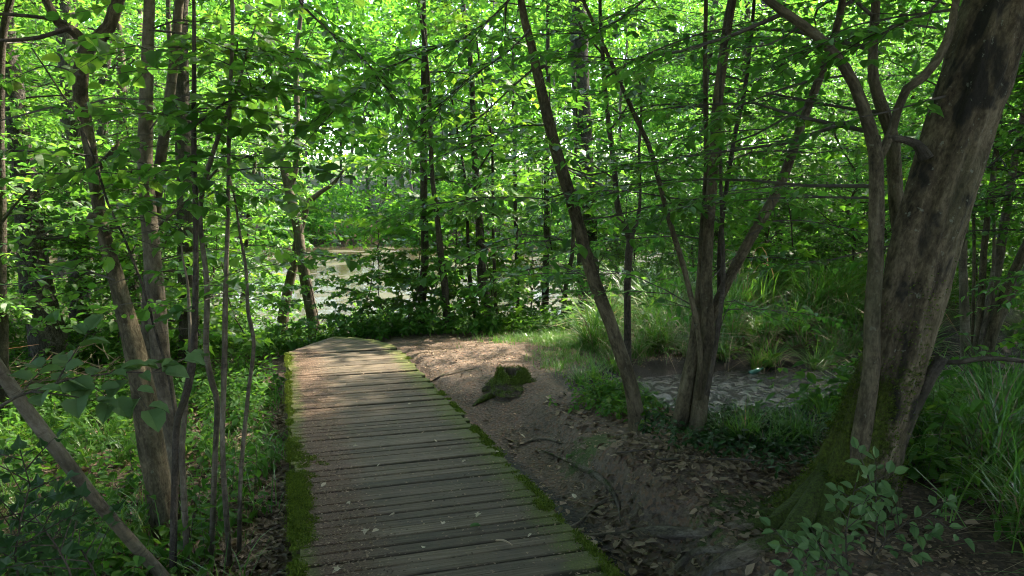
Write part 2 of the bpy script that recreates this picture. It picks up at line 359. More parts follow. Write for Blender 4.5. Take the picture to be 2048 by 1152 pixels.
def tube(mb, P, R, sides=8, mi=0, wob=0.0, flute=None, moss=None, cap=True, rng=None, rnd=0.0, attrs=True):
    P = np.asarray(P, float); R = np.asarray(R, float); n = len(P)
    T = norm(np.gradient(P, axis=0))
    up = np.array([0, 1.0, 0]) if abs(T[0][1]) < .9 else np.array([1.0, 0, 0])
    X = np.zeros((n, 3)); x = up
    for i in range(n):
        x = x - T[i] * (x @ T[i]); x = x / np.linalg.norm(x); X[i] = x
    Yv = np.cross(T, X)
    th = np.linspace(0, 2 * math.pi, sides, endpoint=False)
    ln = np.concatenate([[0], np.cumsum(np.linalg.norm(np.diff(P, axis=0), axis=1))])
    rr = np.repeat(R[:, None], sides, 1)
    if wob:
        sd_ = int((rng or random).random() * 9999)
        q = np.stack([np.cos(th) * 1.3 + 7, np.sin(th) * 1.3 + 7])
        rr = rr * (1 + wob * (fbm(q[0][None] + ln[:, None] * 1.1, q[1][None] + ln[:, None] * 1.7, sd_, 4)) + .35 * wob * fbm(q[0][None] * 3 + ln[:, None] * 4.1, q[1][None] * 3 - ln[:, None] * 5.3, sd_ + 3, 3))
    if flute is not None: rr = rr * flute(th[None, :], ln[:, None])
    V = P[:, None] + rr[..., None] * (np.cos(th)[None, :, None] * X[:, None] + np.sin(th)[None, :, None] * Yv[:, None])
    bco = np.stack([rr * np.cos(th), rr * np.sin(th), np.repeat(ln[:, None], sides, 1)], -1) + (P[0] * 1.7)[None, None]
    i = np.arange(n - 1)[:, None] * sides; j = np.arange(sides)[None]; j2 = (j + 1) % sides
    F = np.stack([i + j, i + j2, i + sides + j2, i + sides + j], -1).reshape(-1, 4)
    V = V.reshape(-1, 3); bco = bco.reshape(-1, 3)
    fs = [F]
    if cap:
        V = np.vstack([V, P[-1:], P[:1]]); bco = np.vstack([bco, bco[-1:], bco[:1]])
        a = (n - 1) * sides + np.arange(sides); b = (n - 1) * sides + (np.arange(sides) + 1) % sides
        fs.append(np.stack([a, b, np.full(sides, n * sides)], -1)); a = np.arange(sides); b = (a + 1) % sides
        fs.append(np.stack([b, a, np.full(sides, n * sides + 1)], -1))
    if attrs:
        mo = np.zeros(len(V)) if moss is None else moss(V)
        mb.add(V, fs, mi, rnd, bco=bco, moss=mo)
    else: mb.add(V, fs, mi, rnd)

# ------------------------------------------------------------------ leaves and sprays
PR = random.Random(11)
def leaf_shape(kind):
    if kind == 'oval':      # hornbeam / beech: two folded halves
        V = np.array([[0, 0, 0], [-.25, .27, .03], [-.27, .60, .035], [0, 1, -.04], [.27, .60, .035], [.25, .27, .03]])
        return V, [np.array([[0, 3, 2, 1], [0, 5, 4, 3]])]
    if kind == 'round':     # hazel
        V = np.array([[0, 0, 0], [-.30, .10, .03], [-.43, .42, .05], [-.32, .76, .03], [0, 1, -.10], [.32, .76, .03], [.43, .42, .05], [.30, .10, .03], [0, .45, -.02]])
        return V, [np.array([[0, 8, 2, 1], [8, 4, 3, 2], [0, 7, 6, 8], [8, 6, 5, 4]])]
    if kind == 'maple':     # five lobes
        a = [(0, 0), (-.28, .05), (-.48, -.02), (-.36, .22), (-.62, .48), (-.30, .50), (-.24, .66), (0, 1.0), (.24, .66), (.30, .50), (.62, .48), (.36, .22), (.48, -.02), (.28, .05)]
        V = np.array([(x, y, .06 * abs(x) * 2 - .05 * y * y) for x, y in a] + [(0, .38, 0)])
        n = len(a)
        return V, [np.array([[n, (i + 1) % n, i] for i in range(n)])]
    if kind == 'quad':      # far leaf clump
        V = np.array([[0, 0, 0], [-.36, .5, .05], [0, 1, -.03], [.36, .5, .05]])
        return V, [np.array([[0, 2, 1], [0, 3, 2]])]
    if kind == 'ivy':
        V = np.array([[0, .1, 0], [-.32, 0, -.03], [-.45, .35, .02], [-.18, .55, 0], [0, 1, -.06], [.18, .55, 0], [.45, .35, .02], [.32, 0, -.03]])
        return V, [np.array([[0, 4, 3, 2], [0, 6, 5, 4]]), np.array([[0, 2, 1], [0, 7, 6]])]
def curl(V, rng):
    V = V * np.array([rng.uniform(.78, 1.18), 1, 1]); x, y = V[:, 0], V[:, 1]
    V[:, 2] += rng.uniform(-.05, .45) * np.abs(x) * rng.choice([1, 1, .3]) - rng.uniform(-.08, .32) * y * y; V[:, 0] += rng.uniform(-.12, .12) * y * y
    return V
def rotm(ax, a):
    return np.array(Matrix.Rotation(a, 3, ax))
class Spray:
    """template: leaves and a thin twig, growing along +Y in the XY plane"""
    def __init__(s, shape): s.V = []; s.F = {}; s.n = 0; s.nl = 0; s.shape = leaf_shape(shape); s.mats = []
    def leaf(s, p, R, size):
        V, Fs = s.shape
        for F in Fs: s.F.setdefault((F.shape[1], 0), []).append((F + s.n, np.full(len(F), s.nl)))
        V = curl(V, PR); s.V.append(V * size @ R.T + p); s.n += len(V); s.nl += 1
    def twig(s, p, q, r):
        p = np.asarray(p, float); q = np.asarray(q, float)
        d = norm(q - p); a = norm(np.cross(d, [0.1, .2, 1])); b = np.cross(d, a)
        V = [p + r * (a * math.cos(k) + b * math.sin(k)) for k in (0, 2.1, 4.2)] + [q + .5 * r * (a * math.cos(k) + b * math.sin(k)) for k in (0, 2.1, 4.2)]
        F = np.array([[0, 1, 4, 3], [1, 2, 5, 4], [2, 0, 3, 5]]) + s.n
        s.F.setdefault((4, 1), []).append((F, np.zeros(3, int)))
        s.V.append(np.array(V)); s.n += 6
    def done(s):
        s.V = np.concatenate(s.V); s.F = {k: (np.concatenate([a for a, _ in v]), np.concatenate([b for _, b in v])) for k, v in s.F.items()}
        return s
def make_spray(shape, rng, L=.36, n=9, size=.07, spread=58, tilt=19, side=True, droop=.06):
    s = Spray(shape)
    def path(k): return np.array([.03 * math.sin(k * 3 + ph), k * L, -droop * k * k])
    ph = rng.random() * 6
    s.twig(path(0), path(.5), .0028); s.twig(path(.5), path(1), .002)
    for i in range(n):
        k = (i + .6) / n; sg = 1 if i % 2 else -1
        R = rotm('Z', sg * rad(spread * (1 - .75 * max(0, k - .75) * 4 * .9) + rng.uniform(-14, 14))) @ rotm('Y', rad(rng.gauss(0, tilt))) @ rotm('X', rad(rng.gauss(-8, tilt)))
        s.leaf(path(k) + np.array([0, 0, rng.uniform(-.012, .012)]), R, size * rng.choice([.5, .75, .9, 1.0, 1.1, 1.25]) * rng.uniform(.85, 1.1) * (.75 + .5 * math.sin(math.pi * min(k, .8))))
    return s.done()
def make_bunch(shape, rng, rad_=.9, n=26, size=.28, flat=.5):
    s = Spray(shape)
    for i in range(n):
        d = np.array([rng.gauss(0, 1), rng.gauss(0, 1), rng.gauss(0, 1)]); d = d / np.linalg.norm(d) * rng.random() ** .4
        p = d * np.array([rad_, rad_, rad_ * flat])
        R = rotm('Z', rng.uniform(0, 6.28)) @ rotm('X', rad(rng.gauss(-15, 28))) @ rotm('Y', rad(rng.gauss(0, 25)))
        s.leaf(p, R, size * rng.uniform(.6, 1.3))
    return s.done()
def make_herb(shape, rng, H=.45, pairs=5, size=.075, lean=.1, stemr=.0025):
    """upright plant: +Z stem with opposite leaf pairs (nettle-like)"""
    s = Spray(shape); lx, ly = rng.gauss(0, lean), rng.gauss(0, lean)
    def path(k): return np.array([lx * k * k, ly * k * k, H * k])
    s.twig(path(0), path(.5), stemr); s.twig(path(.5), path(1), stemr * .8)
    for i in range(pairs):
        k = .25 + .75 * (i + .7) / pairs; a = rng.uniform(0, 1) + (i % 2) * 1.57
        for q in (0, math.pi):
            R = rotm('Z', a + q) @ rotm('X', rad(rng.gauss(-18, 14) + 30 * (k > .93))) @ rotm('Y', rad(rng.gauss(0, 12)))
            s.leaf(path(k) + R @ np.array([0, .012, 0]), R, size * rng.uniform(.75, 1.15) * (1.1 - .5 * max(0, k - .6)))
    return s.done()
def place(mb, tm, pos, ydir, scale, rng, roll=.25, zup=None, m_leaf=0, m_twig=1, rlo=0.0, rhi=1.0):
    """copies of one spray template, frames from direction and up"""
    pos = np.asarray(pos, float); y = norm(np.asarray(ydir, float)); n = len(pos)
    if n == 0: return
    z = np.tile(np.array([0, 0, 1.0]), (n, 1)) if zup is None else np.asarray(zup, float)
    z = z + rng.normal(0, roll, (n, 3)); z = norm(z - y * np.sum(z * y, 1, keepdims=True)); x = np.cross(y, z)
    B = np.stack([x, y, z], -1) * np.asarray(scale, float).reshape(-1, 1, 1)
    V = np.einsum('nij,vj->nvi', B, tm.V) + pos[:, None]
    lr = rng.uniform(rlo, rhi, (n, tm.nl)); nv = len(tm.V)
    base = mb.n
    mb.V.append(V.reshape(-1, 3).astype(np.float32)); mb.n += n * nv
    o = (np.arange(n) * nv + base)[:, None, None]
    for (k, mi), (F, lid) in tm.F.items():
        mb.L.append((F[None] + o).ravel()); mb.T.append(np.full(n * len(F), k)); mb.MI.append(np.full(n * len(F), m_leaf if mi == 0 else m_twig))
        mb.R.append((lr[:, lid] if mi == 0 else np.zeros((n, len(F)))).ravel().astype(np.float32))
def place_up(mb, tm, pos, scale, rng, tilt=.12, **kw):
    """upright templates (grow along +Z): random heading"""
    n = len(pos); a = rng.uniform(0, 6.283, n)
    y = np.stack([np.cos(a), np.sin(a), rng.normal(0, tilt, n)], -1)
    place(mb, tm, pos, y, scale, rng, roll=tilt, **kw)

SP = {
    'hornbeam': [make_spray('oval', PR, .36, 9, .070) for _ in range(6)],
    'hazel': [make_spray('round', PR, .38, 8, .078, 62, 18) for _ in range(6)],
    'beech': [make_spray('oval', PR, .44, 11, .080, 55, 10) for _ in range(6)],
    'maple': [make_spray('maple', PR, .34, 7, .115, 70, 18, droop=.10) for _ in range(6)],
    'coarse': [make_bunch('quad', PR, .45, 16, .13, .35) for _ in range(6)],
    'far': [make_bunch('quad', PR, 1.0, 24, .40, .5) for _ in range(6)],
    'farther': [make_bunch('quad', PR, 1.3, 13, .80, .5) for _ in range(6)],
}
HERB = {'nettle': [make_herb('oval', PR, .42, 6, .085) for _ in range(6)],
        'low': [make_herb('oval', PR, .16, 3, .075, .05) for _ in range(5)],
        'mapling': [make_herb('maple', PR, .40, 3, .110) for _ in range(4)]}

class Crown:
    """collects boughs and sprays of one tree, then builds one mesh"""
    def __init__(s, seed, kind, leafscale=1.0):
        s.rng = np.random.default_rng(seed); s.kind = kind; s.mb = MB(); s.sp = []; s.ls = leafscale
    def sprays_along(s, P, step, k0=.2, size=1.0, ang=(35, 65), end=True):
        rng = s.rng; P = np.asarray(P, float)
        ln = np.concatenate([[0], np.cumsum(np.linalg.norm(np.diff(P, axis=0), axis=1))]); L = ln[-1]
        d = k0 * L; sg = 1 if rng.random() < .5 else -1
        while d < L:
            p = np.array([np.interp(d, ln, P[:, i]) for i in range(3)]); i = min(np.searchsorted(ln, d), len(P) - 1); t = norm(P[i] - P[i - 1])
            a = sg * rad(rng.uniform(*ang)); q = np.array([t[0] * math.cos(a) - t[1] * math.sin(a), t[0] * math.sin(a) + t[1] * math.cos(a), t[2] * .5 + rng.normal(0, .12)])
            s.sp.append((p, q, size * rng.uniform(.75, 1.2))); sg = -sg; d += step * rng.uniform(.7, 1.3)
        if end: s.sp.append((P[-1], P[-1] - P[-2], size))
    def bough(s, P, r0, step=.22, side=True, size=1.0, tubes=True, k0=.2, sidestep=.34, sidelen=.45, r1=.003):
        rng = s.rng; P = np.asarray(P, float)
        if tubes: tube(s.mb, P, np.linspace(r0, r1, len(P)), 5 if r0 > .01 else 3, 1, cap=False, attrs=False)
        ln = np.concatenate([[0], np.cumsum(np.linalg.norm(np.diff(P, axis=0), axis=1))]); L = ln[-1]
        if not side or L < .7: s.sprays_along(P, step, k0, size); return
        d = max(k0 * L, .15); sg = 1
        while d < L:
            p = np.array([np.interp(d, ln, P[:, i]) for i in range(3)]); i = min(np.searchsorted(ln, d), len(P) - 1); t = norm(P[i] - P[i - 1])
            a = sg * rad(rng.uniform(35, 70)); q = np.array([t[0] * math.cos(a) - t[1] * math.sin(a), t[0] * math.sin(a) + t[1] * math.cos(a), t[2] * .5 + rng.normal(0, .10)]); q = norm(q)
            l2 = (sidelen * (L - d) + .25) * rng.uniform(.6, 1.2); Q = np.array([p + q * l2 * k + np.array([0, 0, -.10 * l2 * k * k]) for k in (0, .35, .7, 1)])
            if tubes: tube(s.mb, Q, np.linspace(.0045, .0018, 4), 3, 1, cap=False, attrs=False)
            s.sprays_along(Q, step, .15, size); sg = -sg; d += sidestep * rng.uniform(.6, 1.4)
        s.sprays_along(P, step, .6, size)
    def grow(s, stem, n, h0, h1, L=(1.2, 2.6), el=(5, 35), az=None, r0=.018, droop=.25, **kw):
        """boughs around a stem (polyline) between heights h0 and h1"""
        rng = s.rng; z = stem[:, 2]
        for k in range(n):
            h = h0 + (h1 - h0) * ((k + rng.random()) / n); p = np.array([np.interp(h, z, stem[:, i]) for i in range(3)])
            a = rng.uniform(0, 6.283) if az is None else rad(rng.uniform(*az)); e = rad(rng.uniform(*el)); l = rng.uniform(*L) * (1 - .45 * (h - h0) / max(h1 - h0, .1))
            P = [p]; m = 6
            for i in range(m):
                a += rng.normal(0, .12); e -= droop * 1.2 / m; e += rng.normal(0, .06)
                P.append(P[-1] + l / m * np.array([math.cos(a) * math.cos(e), math.sin(a) * math.cos(e), math.sin(e)]))
            s.bough(np.array(P), r0 * l / 2, **kw)
    def mesh(s, name, leafm, twigm=None, roll=.22):
        tms = SP[s.kind]; rng = s.rng; which = rng.integers(0, len(tms), len(s.sp))
        pos = np.array([a for a, _, _ in s.sp]); dr = np.array([b for _, b, _ in s.sp]); sc = np.array([c for _, _, c in s.sp]) * s.ls
        for k, tm in enumerate(tms):
            i = which == k; place(s.mb, tm, pos[i], dr[i], sc[i], rng, roll)
        return s.mb.mesh(name, [leafm, twigm or M['twig']])

# ------------------------------------------------------------------ ground, path, pond, stream
def axis(segs):
    out = []
    for a, b, n in segs: out += list(np.linspace(a, b, n, endpoint=False))
    return np.array(out + [segs[-1][1]])
gx = axis([(-260, -60, 14), (-60, -14, 34), (-14, -4, 60), (-4, 5, 150), (5, 14, 60), (14, 60, 34), (60, 260, 14)])
gy = axis([(-40, -2, 20), (-2, 2.4, 30), (2.4, 11.6, 155), (11.6, 24, 80), (24, 66, 50), (66, 300, 30)])
GX, GY = np.meshgrid(gx, gy, indexing='ij')
GZ = hgt(GX, GY)
sS, tT = st(GX, GY)
path = np.clip(sm(tT, 1.2, 1.45) * (1 - sm(tT, 2.5 + .8 * sm(sS, 5, 9) , 3.3 + 1.0 * sm(sS, 5, 9))) * (1 - sm(GY, 10.6, 11.2)), 0, 1)
path = np.maximum(path, sm(GY, 8.7, 9.3) * (1 - sm(GY, 10.5, 11.1)) * sm(GX, -2.2, -1.4) * (1 - sm(GX, .6, 1.6)))
ds = dist_poly(GX, GY, STREAM)
mud = np.maximum(.75 * gau(tT, 1.62, .20) * (1 - sm(sS, 5.2, 6.6)), (1 - sm(ds, 1.2, 1.9)))
mud = np.maximum(mud, sm(GY, shore(GX) - 1.2, shore(GX) + .3)) * (GY < 58)
mossy = np.maximum(.62 * np.exp(-((GX - .55) / .5) ** 2 - ((GY - 8.6) / .8) ** 2), .75 * np.exp(-((GX - .62) / .35) ** 2 - ((GY - 5.3) / .35) ** 2))
mossy = np.maximum(mossy, .9 * np.exp(-((GX - 1.45) / .6) ** 2 - ((GY - 3.85) / .35) ** 2))
mossy = np.maximum(mossy, .75 * sm(GY, 60, 66)); mossy = np.maximum(mossy, .55 * sm(-tT, 1.0, 2.5) * (GY < 40))
mossy = np.maximum(mossy, .6 * sm(GY, 9.8, 10.8) * sm(GX, .9, 2))
ni, nj = GX.shape
idx = np.arange(ni * nj).reshape(ni, nj)
F = np.stack([idx[:-1, :-1], idx[1:, :-1], idx[1:, 1:], idx[:-1, 1:]], -1).reshape(-1, 4)
isp = (path.ravel()[F].mean(1) > .5)
Vg = np.stack([GX, GY, GZ], -1).reshape(-1, 3)
for name, sel in (('forest_ground', ~isp), ('dirt_path', isp)):
    f = F[sel]; u, inv = np.unique(f, return_inverse=True)
    mb = MB(); mb.add(Vg[u], [inv.reshape(-1, 4)], path=path.ravel()[u], mud=mud.ravel()[u], mossy=mossy.ravel()[u])
    tag(mb.build(name, [M['soil']], smooth=True), kind='structure')
mb = MB(); mb.add([[-60, 12, WATER_Z], [60, 12, WATER_Z], [60, 70, WATER_Z], [-60, 70, WATER_Z]], [np.array([[0, 1, 2, 3]])])
tag(mb.build('pond_water', [M['pond']]), kind='structure')
# stream sheet follows its bed
a = axis([(0, 1, 60)]); P2, _ = smooth_path(np.c_[STREAM[:-1], np.zeros(len(STREAM) - 1)], np.zeros(len(STREAM) - 1), 170)
P2 = np.vstack([[P2[0] - (P2[4] - P2[0]) / np.linalg.norm(P2[4] - P2[0]) * 1.4], P2]); tg = norm(np.gradient(P2, axis=0)); nr = np.c_[-tg[:, 1], tg[:, 0], np.zeros(len(tg))]
ww = np.linspace(-1.7, 1.7, 70); V = P2[:, None] + nr[:, None] * ww[None, :, None]; V[..., 2] = STREAM_Z + .014 * fbm(V[..., 0] * 4, V[..., 1] * 4, 3, 4) 
n_, m_ = V.shape[:2]; idx = np.arange(n_ * m_).reshape(n_, m_)
mb = MB(); mb.add(V.reshape(-1, 3), [np.stack([idx[:-1, :-1], idx[1:, :-1], idx[1:, 1:], idx[:-1, 1:]], -1).reshape(-1, 4)])
tag(mb.build('stream_water', [M['stream']], smooth=True), kind='structure')

# ------------------------------------------------------------------ boardwalk
R0 = random.Random(5)
walk = empty('boardwalk', deck_pt(3, .7, -.2)); tag(walk, 'weathered grey plank boardwalk with mossy edges, bending away at its far end', 'boardwalk')
def plank_mesh(L, w0, w1, jit=.004):
    """x along the plank (0..L), y across; w0/w1 widths at its two ends"""
    mb = MB(); xs = [0, L * .33, L * .66, L]; V = []; vy = []; th = .045; b = .006
    for i, x in enumerate(xs):
        w = w0 + (w1 - w0) * i / 3; y0 = R0.uniform(-jit, jit) * .6; y1 = w + R0.uniform(-jit, jit) * .6; z = R0.uniform(-.0015, .0015); xx = x + (R0.uniform(-.012, .012) if i in (0, 3) else 0)
        vy += [0, .04, .1, .9, .96, 1]; V += [(xx, y0, -th), (xx, y0, z - b), (xx, y0 + b, z), (xx, y1 - b, z), (xx, y1, z - b), (xx, y1, -th)]
    F = [[i * 6 + j, (i + 1) * 6 + j, (i + 1) * 6 + (j + 1) % 6, i * 6 + (j + 1) % 6] for i in range(3) for j in range(6)]
    mb.add(V, [np.array(F)[:, ::-1], np.array([[0, 1, 2, 3, 4, 5], [23, 22, 21, 20, 19, 18]])[:, ::-1]], vy=np.array(vy))
    return mb.mesh('plank', [M['plank']])
def put(o, p, xax, yax):
    zax = np.cross(xax, yax); m = Matrix([[xax[i], yax[i], zax[i], p[i]] for i in range(3)] + [[0, 0, 0, 1]])
    rebase(walk, o); o.matrix_basis = m
dslope = norm(DX + np.array([0, 0, -DROP]))
s = -1.6; PIV_S = 9.75
while s < PIV_S - .02:
    w = R0.uniform(.084, .108); gap = R0.choice([.004, .006, .007, .009, .016])
    w = min(w, PIV_S - s - gap) if PIV_S - s < .16 else w
    tl = .03 + R0.uniform(-.018, .012); tr_ = 1.40 + R0.uniform(-.02, .03)
    yaw = R0.uniform(-.006, .006); xa = norm(RX + DX * yaw + np.array([0, 0, R0.uniform(-.006, .006)])); ya = norm(dslope - xa * (dslope @ xa) + np.array([0, 0, R0.uniform(-.02, .02)])); ya = norm(ya - xa * (xa @ ya))
    o = link('plank', plank_mesh(tr_ - tl, w, w)); put(o, deck_pt(s, tl, R0.uniform(-.004, .004)), xa, ya); s += w + gap
# the bend: wedge planks fanning round the left corner
a = 0.0; piv = deck_pt(PIV_S, .0)
while a < rad(60):
    da = rad(R0.uniform(4.6, 5.6)); xa = norm(RX * math.cos(a) + DX * math.sin(a)); ya = norm(DX * math.cos(a) - RX * math.sin(a)); xa = norm(xa + np.array([0, 0, -DROP * (xa @ DX)])); ya = norm(ya - xa * (xa @ ya))
    L = 1.38 + R0.uniform(-.02, .03)
    o = link('plank', plank_mesh(L, .012, L * math.tan(da) - .010, .002)); put(o, piv + np.array([0, 0, R0.uniform(-.003, .003)]), xa, ya); a += da
d2x, d2y = xa, ya
for k in range(0):
    w = .112; o = link('plank', plank_mesh(1.42, w, w)); put(o, piv + d2y * (.03 + k * .124) + np.array([0, 0, R0.uniform(-.004, .004)]), d2x, d2y)
for t in (.22, .72, 1.22):
    mb = MB(); A = deck_pt(-1.6, t - .05, -.055); B = deck_pt(PIV_S + .6 * (t > .3), t - .05, -.055)
    V = [A, A + RX * .1, A + RX * .1 - [0, 0, .12], A - [0, 0, .12], B, B + RX * .1, B + RX * .1 - [0, 0, .12], B - [0, 0, .12]]
    mb.add(V, [np.array([[0, 4, 5, 1], [1, 5, 6, 2], [2, 6, 7, 3], [3, 7, 4, 0], [0, 1, 2, 3], [7, 6, 5, 4]])]); rebase(walk, mb.build('joist', [M['beam']]))
# moss cushions along both edges: cushion sheet and fine blades
RN = np.random.default_rng(3)
def moss_patch(name, s0, s1, tc, halfw, hmax, seed, dens, cover):
    mb = MB(); ns = int((s1 - s0) / .02); ss = np.linspace(s0, s1, ns); tt = np.linspace(-1, 1, 15)
    edge = .5 + 1.0 * (fbm(ss * 1.4, ss * 0 + seed, seed, 3) + .35)
    Sg, Tg = np.meshgrid(ss, tt, indexing='ij'); hw = halfw * np.clip(edge, .12, 1.4)
    sgn = 1 if tc < .7 else -1
    T_ = tc + sgn * (Tg * .5 + .5) * hw[:, None] * 2 - sgn * .035
    H = hmax * (1 - np.clip(np.abs(Tg), 0, 1) ** 3) * np.clip(.3 + 1.1 * vnoise(Sg * 22, T_ * 22, seed) * vnoise(Sg * 5, T_ * 5, seed + 2) * 1.6, 0, 1.6) - .012 * np.abs(Tg) ** 6
    keep = fbm(Sg * 2.2, T_ * 4 + 9, seed + 5, 3) + .7 * fbm(Sg * 13, T_ * 13, seed + 9, 2) + cover - .45 * sm(Tg, -.3, 1)
    H = np.where(keep > .10, H * sm(keep, .1, .35), -.03)
    P = Sg[..., None] * DX + T_[..., None] * RX; P[..., 2] = -DROP * Sg + H
    idx = np.arange(ns * 15).reshape(ns, 15); F = np.stack([idx[:-1, :-1], idx[1:, :-1], idx[1:, 1:], idx[:-1, 1:]], -1).reshape(-1, 4)
    if sgn > 0: F = F[:, ::-1]
    mb.add(P.reshape(-1, 3), [F], rnd=RN.uniform(0, .75, len(F)) ** 1.5)
    ok = (keep > -.08).ravel(); q = P.reshape(-1, 3)[ok]; q[:, 2] = np.maximum(q[:, 2], (-DROP * Sg.ravel())[ok])
    if len(q):
        n = dens; p = q[RN.integers(0, len(q), n)] + RN.normal(0, 1, (n, 3)) * [.014, .014, 0]; d = norm(RN.normal(0, .6, (n, 3)) + [0, 0, 1]); l = (RN.uniform(.004, .013, n) * RN.choice([.6, 1, 1.3], n))[:, None]
        x = norm(np.cross(d, RN.normal(0, 1, (n, 3)))) * RN.uniform(.002, .005, n)[:, None]
        V = np.stack([p - x - [0, 0, .003], p + x - [0, 0, .003], p + d * l], 1).reshape(-1, 3)
        mb.add(V, [np.arange(3 * n).reshape(n, 3)], rnd=np.clip(RN.normal(.5, .3, n), 0, .9))
    o = mb.build(name, [M['moss']], smooth=True); rebase(walk, o); tag(o, kind='stuff')
moss_patch('moss', 1.5, 5.6, .03, .085, .034, 4, 34000, .0)
moss_patch('moss', 5.6, 9.7, .03, .045, .020, 14, 9000, .05)
moss_patch('moss', 1.5, 9.2, 1.40, .06, .012, 8, 12000, -.16)

# ------------------------------------------------------------------ trees
def to_ground(P, R, sink=.12):
    """carry the foot of a traced stem down into the ground"""
    p = P[0]; g0 = float(hgt(p[0], p[1]))
    if p[2] > g0 + .02:
        d = norm(P[0] - P[1]); d = d * np.array([.35, .35, 1]); k = (p[2] - g0 + sink) / max(-d[2], .2)
        q = p + d * k; return np.vstack([q, P]), np.r_[R[0] * 1.15, R]
    q = p.copy(); q[2] = g0 - sink
    k = P[:, 2] > g0 + .03
    return np.vstack([q, P[k]]), np.r_[R[0] * 1.1, R[k]]
def extend(P, R, ext, rng, rtop=.012):
    if ext <= 0: return P, R
    d = norm(P[-1] - P[-2]); n = max(3, int(ext / .7)); Q = [P[-1]]
    for i in range(n):
        d = norm(d + np.array([rng.normal(0, .09), rng.normal(0, .09), .13])); Q.append(Q[-1] + d * ext / n)
    return np.vstack([P, Q[1:]]), np.r_[R, np.linspace(R[-1], rtop, n + 1)[1:]]
def trace(pts, Y):
    Ys = [Y] * len(pts) if np.isscalar(Y) else Y
    P = np.array([at(u, v, y) for (u, v, w), y in zip(pts, Ys)])
    R = np.array([w / 2 / FPX * math.hypot(y, 0) * 1.0 for (u, v, w), y in zip(pts, Ys)])
    return P, R
class Tree:
    """one tree: Empty at its foot, traced stems as parts, one crown"""
    def __init__(s, name, label, seed, cat='tree', group=None, ws=1.0):
        s.ws = ws
        s.name, s.label, s.cat, s.group = name, label, cat, group
        s.rng = np.random.default_rng(seed); s.seed = seed; s.parts = []; s.stems = []; s.foot = None
    def stem(s, part, pts, Y, barkm, ext=0, base=True, sides=12, wob=.12, flute=None, moss=None, rtop=.012, step=.10, label=None, world=None):
        if world is not None: P, R = np.array([w[:3] for w in world]), np.array([w[3] for w in world])
        else:
            P, R = trace(pts, Y); R = R * s.ws
        if base: P, R = to_ground(P, R)
        P, R = extend(P, R, ext, s.rng, rtop)
        L = np.linalg.norm(np.diff(P, axis=0), axis=1).sum()
        C, r = smooth_path(P, R, max(6, int(L / step)))
        C = C + np.c_[fbm(C[:, 2] * 1.3, C[:, 2] * 0, s.seed, 2), fbm(C[:, 2] * 1.3, C[:, 2] * 0 + 4, s.seed + 1, 2), C[:, 2] * 0] * np.minimum(.02, r * .35)[:, None]
        mb = MB(); tube(mb, C, r, sides, 0, wob, flute, moss, rng=s.rng)
        o = mb.build(part, [M[barkm]], smooth=True); s.parts.append(o); s.stems.append(C)
        if label: o['label'] = label
        if s.foot is None: s.foot = C[0].copy(); s.foot[2] = float(hgt(C[0][0], C[0][1]))
        return C
    def done(s, crown=None, leaf='leaf', roll=.22):
        if crown is not None and crown.sp:
            s.parts.append(link('crown', crown.mesh('crown', M[leaf], roll=roll)))
        root = empty(s.name, s.foot); rebase(root, *s.parts); tag(root, s.label, s.cat, s.group)
        return root
def px_bough(pts, Y):
    Ys = [Y] * len(pts) if np.isscalar(Y) else Y
    P = np.array([at(u, v, y) for (u, v), y in zip(pts, Ys)])
    C, _ = smooth_path(P, np.zeros(len(P)), max(5, int(np.linalg.norm(np.diff(P, axis=0), axis=1).sum() / .18)))
    return C
def mossfoot(z0, h, amt=.8): return lambda V: amt * (1 - sm(V[:, 2], z0, z0 + h))

# --- big leaning hornbeam beside the path
T = Tree('leaning_hornbeam', 'massive fluted grey hornbeam leaning over the path, moss at its foot', 101)
Yb = 3.95
def flute(th, ln):
    tw = th + ln * .28
    f = 1 + .10 * np.sin(3 * tw + .6) + .075 * np.sin(5 * tw + 1.9 + ln * .5) + .045 * np.sin(9 * tw + ln) + .02 * np.sin(17 * tw - ln * 2)
    fl = np.exp(-ln / .42)
    return f * (1 + .55 * fl * (.45 + .55 * np.cos(4 * th + .5)))
def bigmoss(V):
    z = V[:, 2]; lft = sm(-(V[:, 0] - 1.86) + (z) * .48, -.02, .22)
    return np.clip(.95 * (1 - sm(z, .05, .75)) * (.55 + .45 * lft) + .55 * lft * (1 - sm(z, .5, 1.4)), 0, 1)
big = T.stem('trunk', [(1672, 1060, 180), (1704, 960, 140), (1737, 860, 124), (1770, 760, 117), (1803, 640, 114), (1837, 520, 113), (1875, 390, 112), (1917, 250, 112), (1963, 110, 112), (2011, -30, 112)], Yb, 'bark_big', ext=5.5, sides=80, wob=.13, flute=flute, moss=bigmoss, rtop=.05, step=.05)
T.stem('stem', [(1690, 1090, 52), (1706, 985, 42), (1724, 860, 37), (1742, 740, 34), (1742, 640, 31), (1752, 520, 30), (1755, 400, 29), (1752, 300, 28), (1748, 272, 26)], [3.98, 3.86, 3.80, 3.80, 3.81, 3.82, 3.82, 3.82, 3.82], 'bark_hornbeam', sides=18, wob=.14, moss=mossfoot(-.1, .7, .8), base=False)
limA = T.stem('limb', [(1755, 330, 24), (1748, 285, 27), (1728, 220, 24), (1700, 155, 22), (1662, 100, 21), (1612, 55, 19), (1560, 18, 17), (1520, -15, 15)], 3.82, 'bark_hornbeam', ext=2.2, base=False, sides=14)
limB = T.stem('limb', [(1750, 335, 18), (1772, 290, 19), (1790, 245, 17), (1800, 200, 16), (1818, 172, 18), (1850, 150, 17), (1880, 110, 16), (1902, 55, 15), (1915, -10, 14)], 3.84, 'bark_hornbeam', ext=2.5, base=False, sides=14)
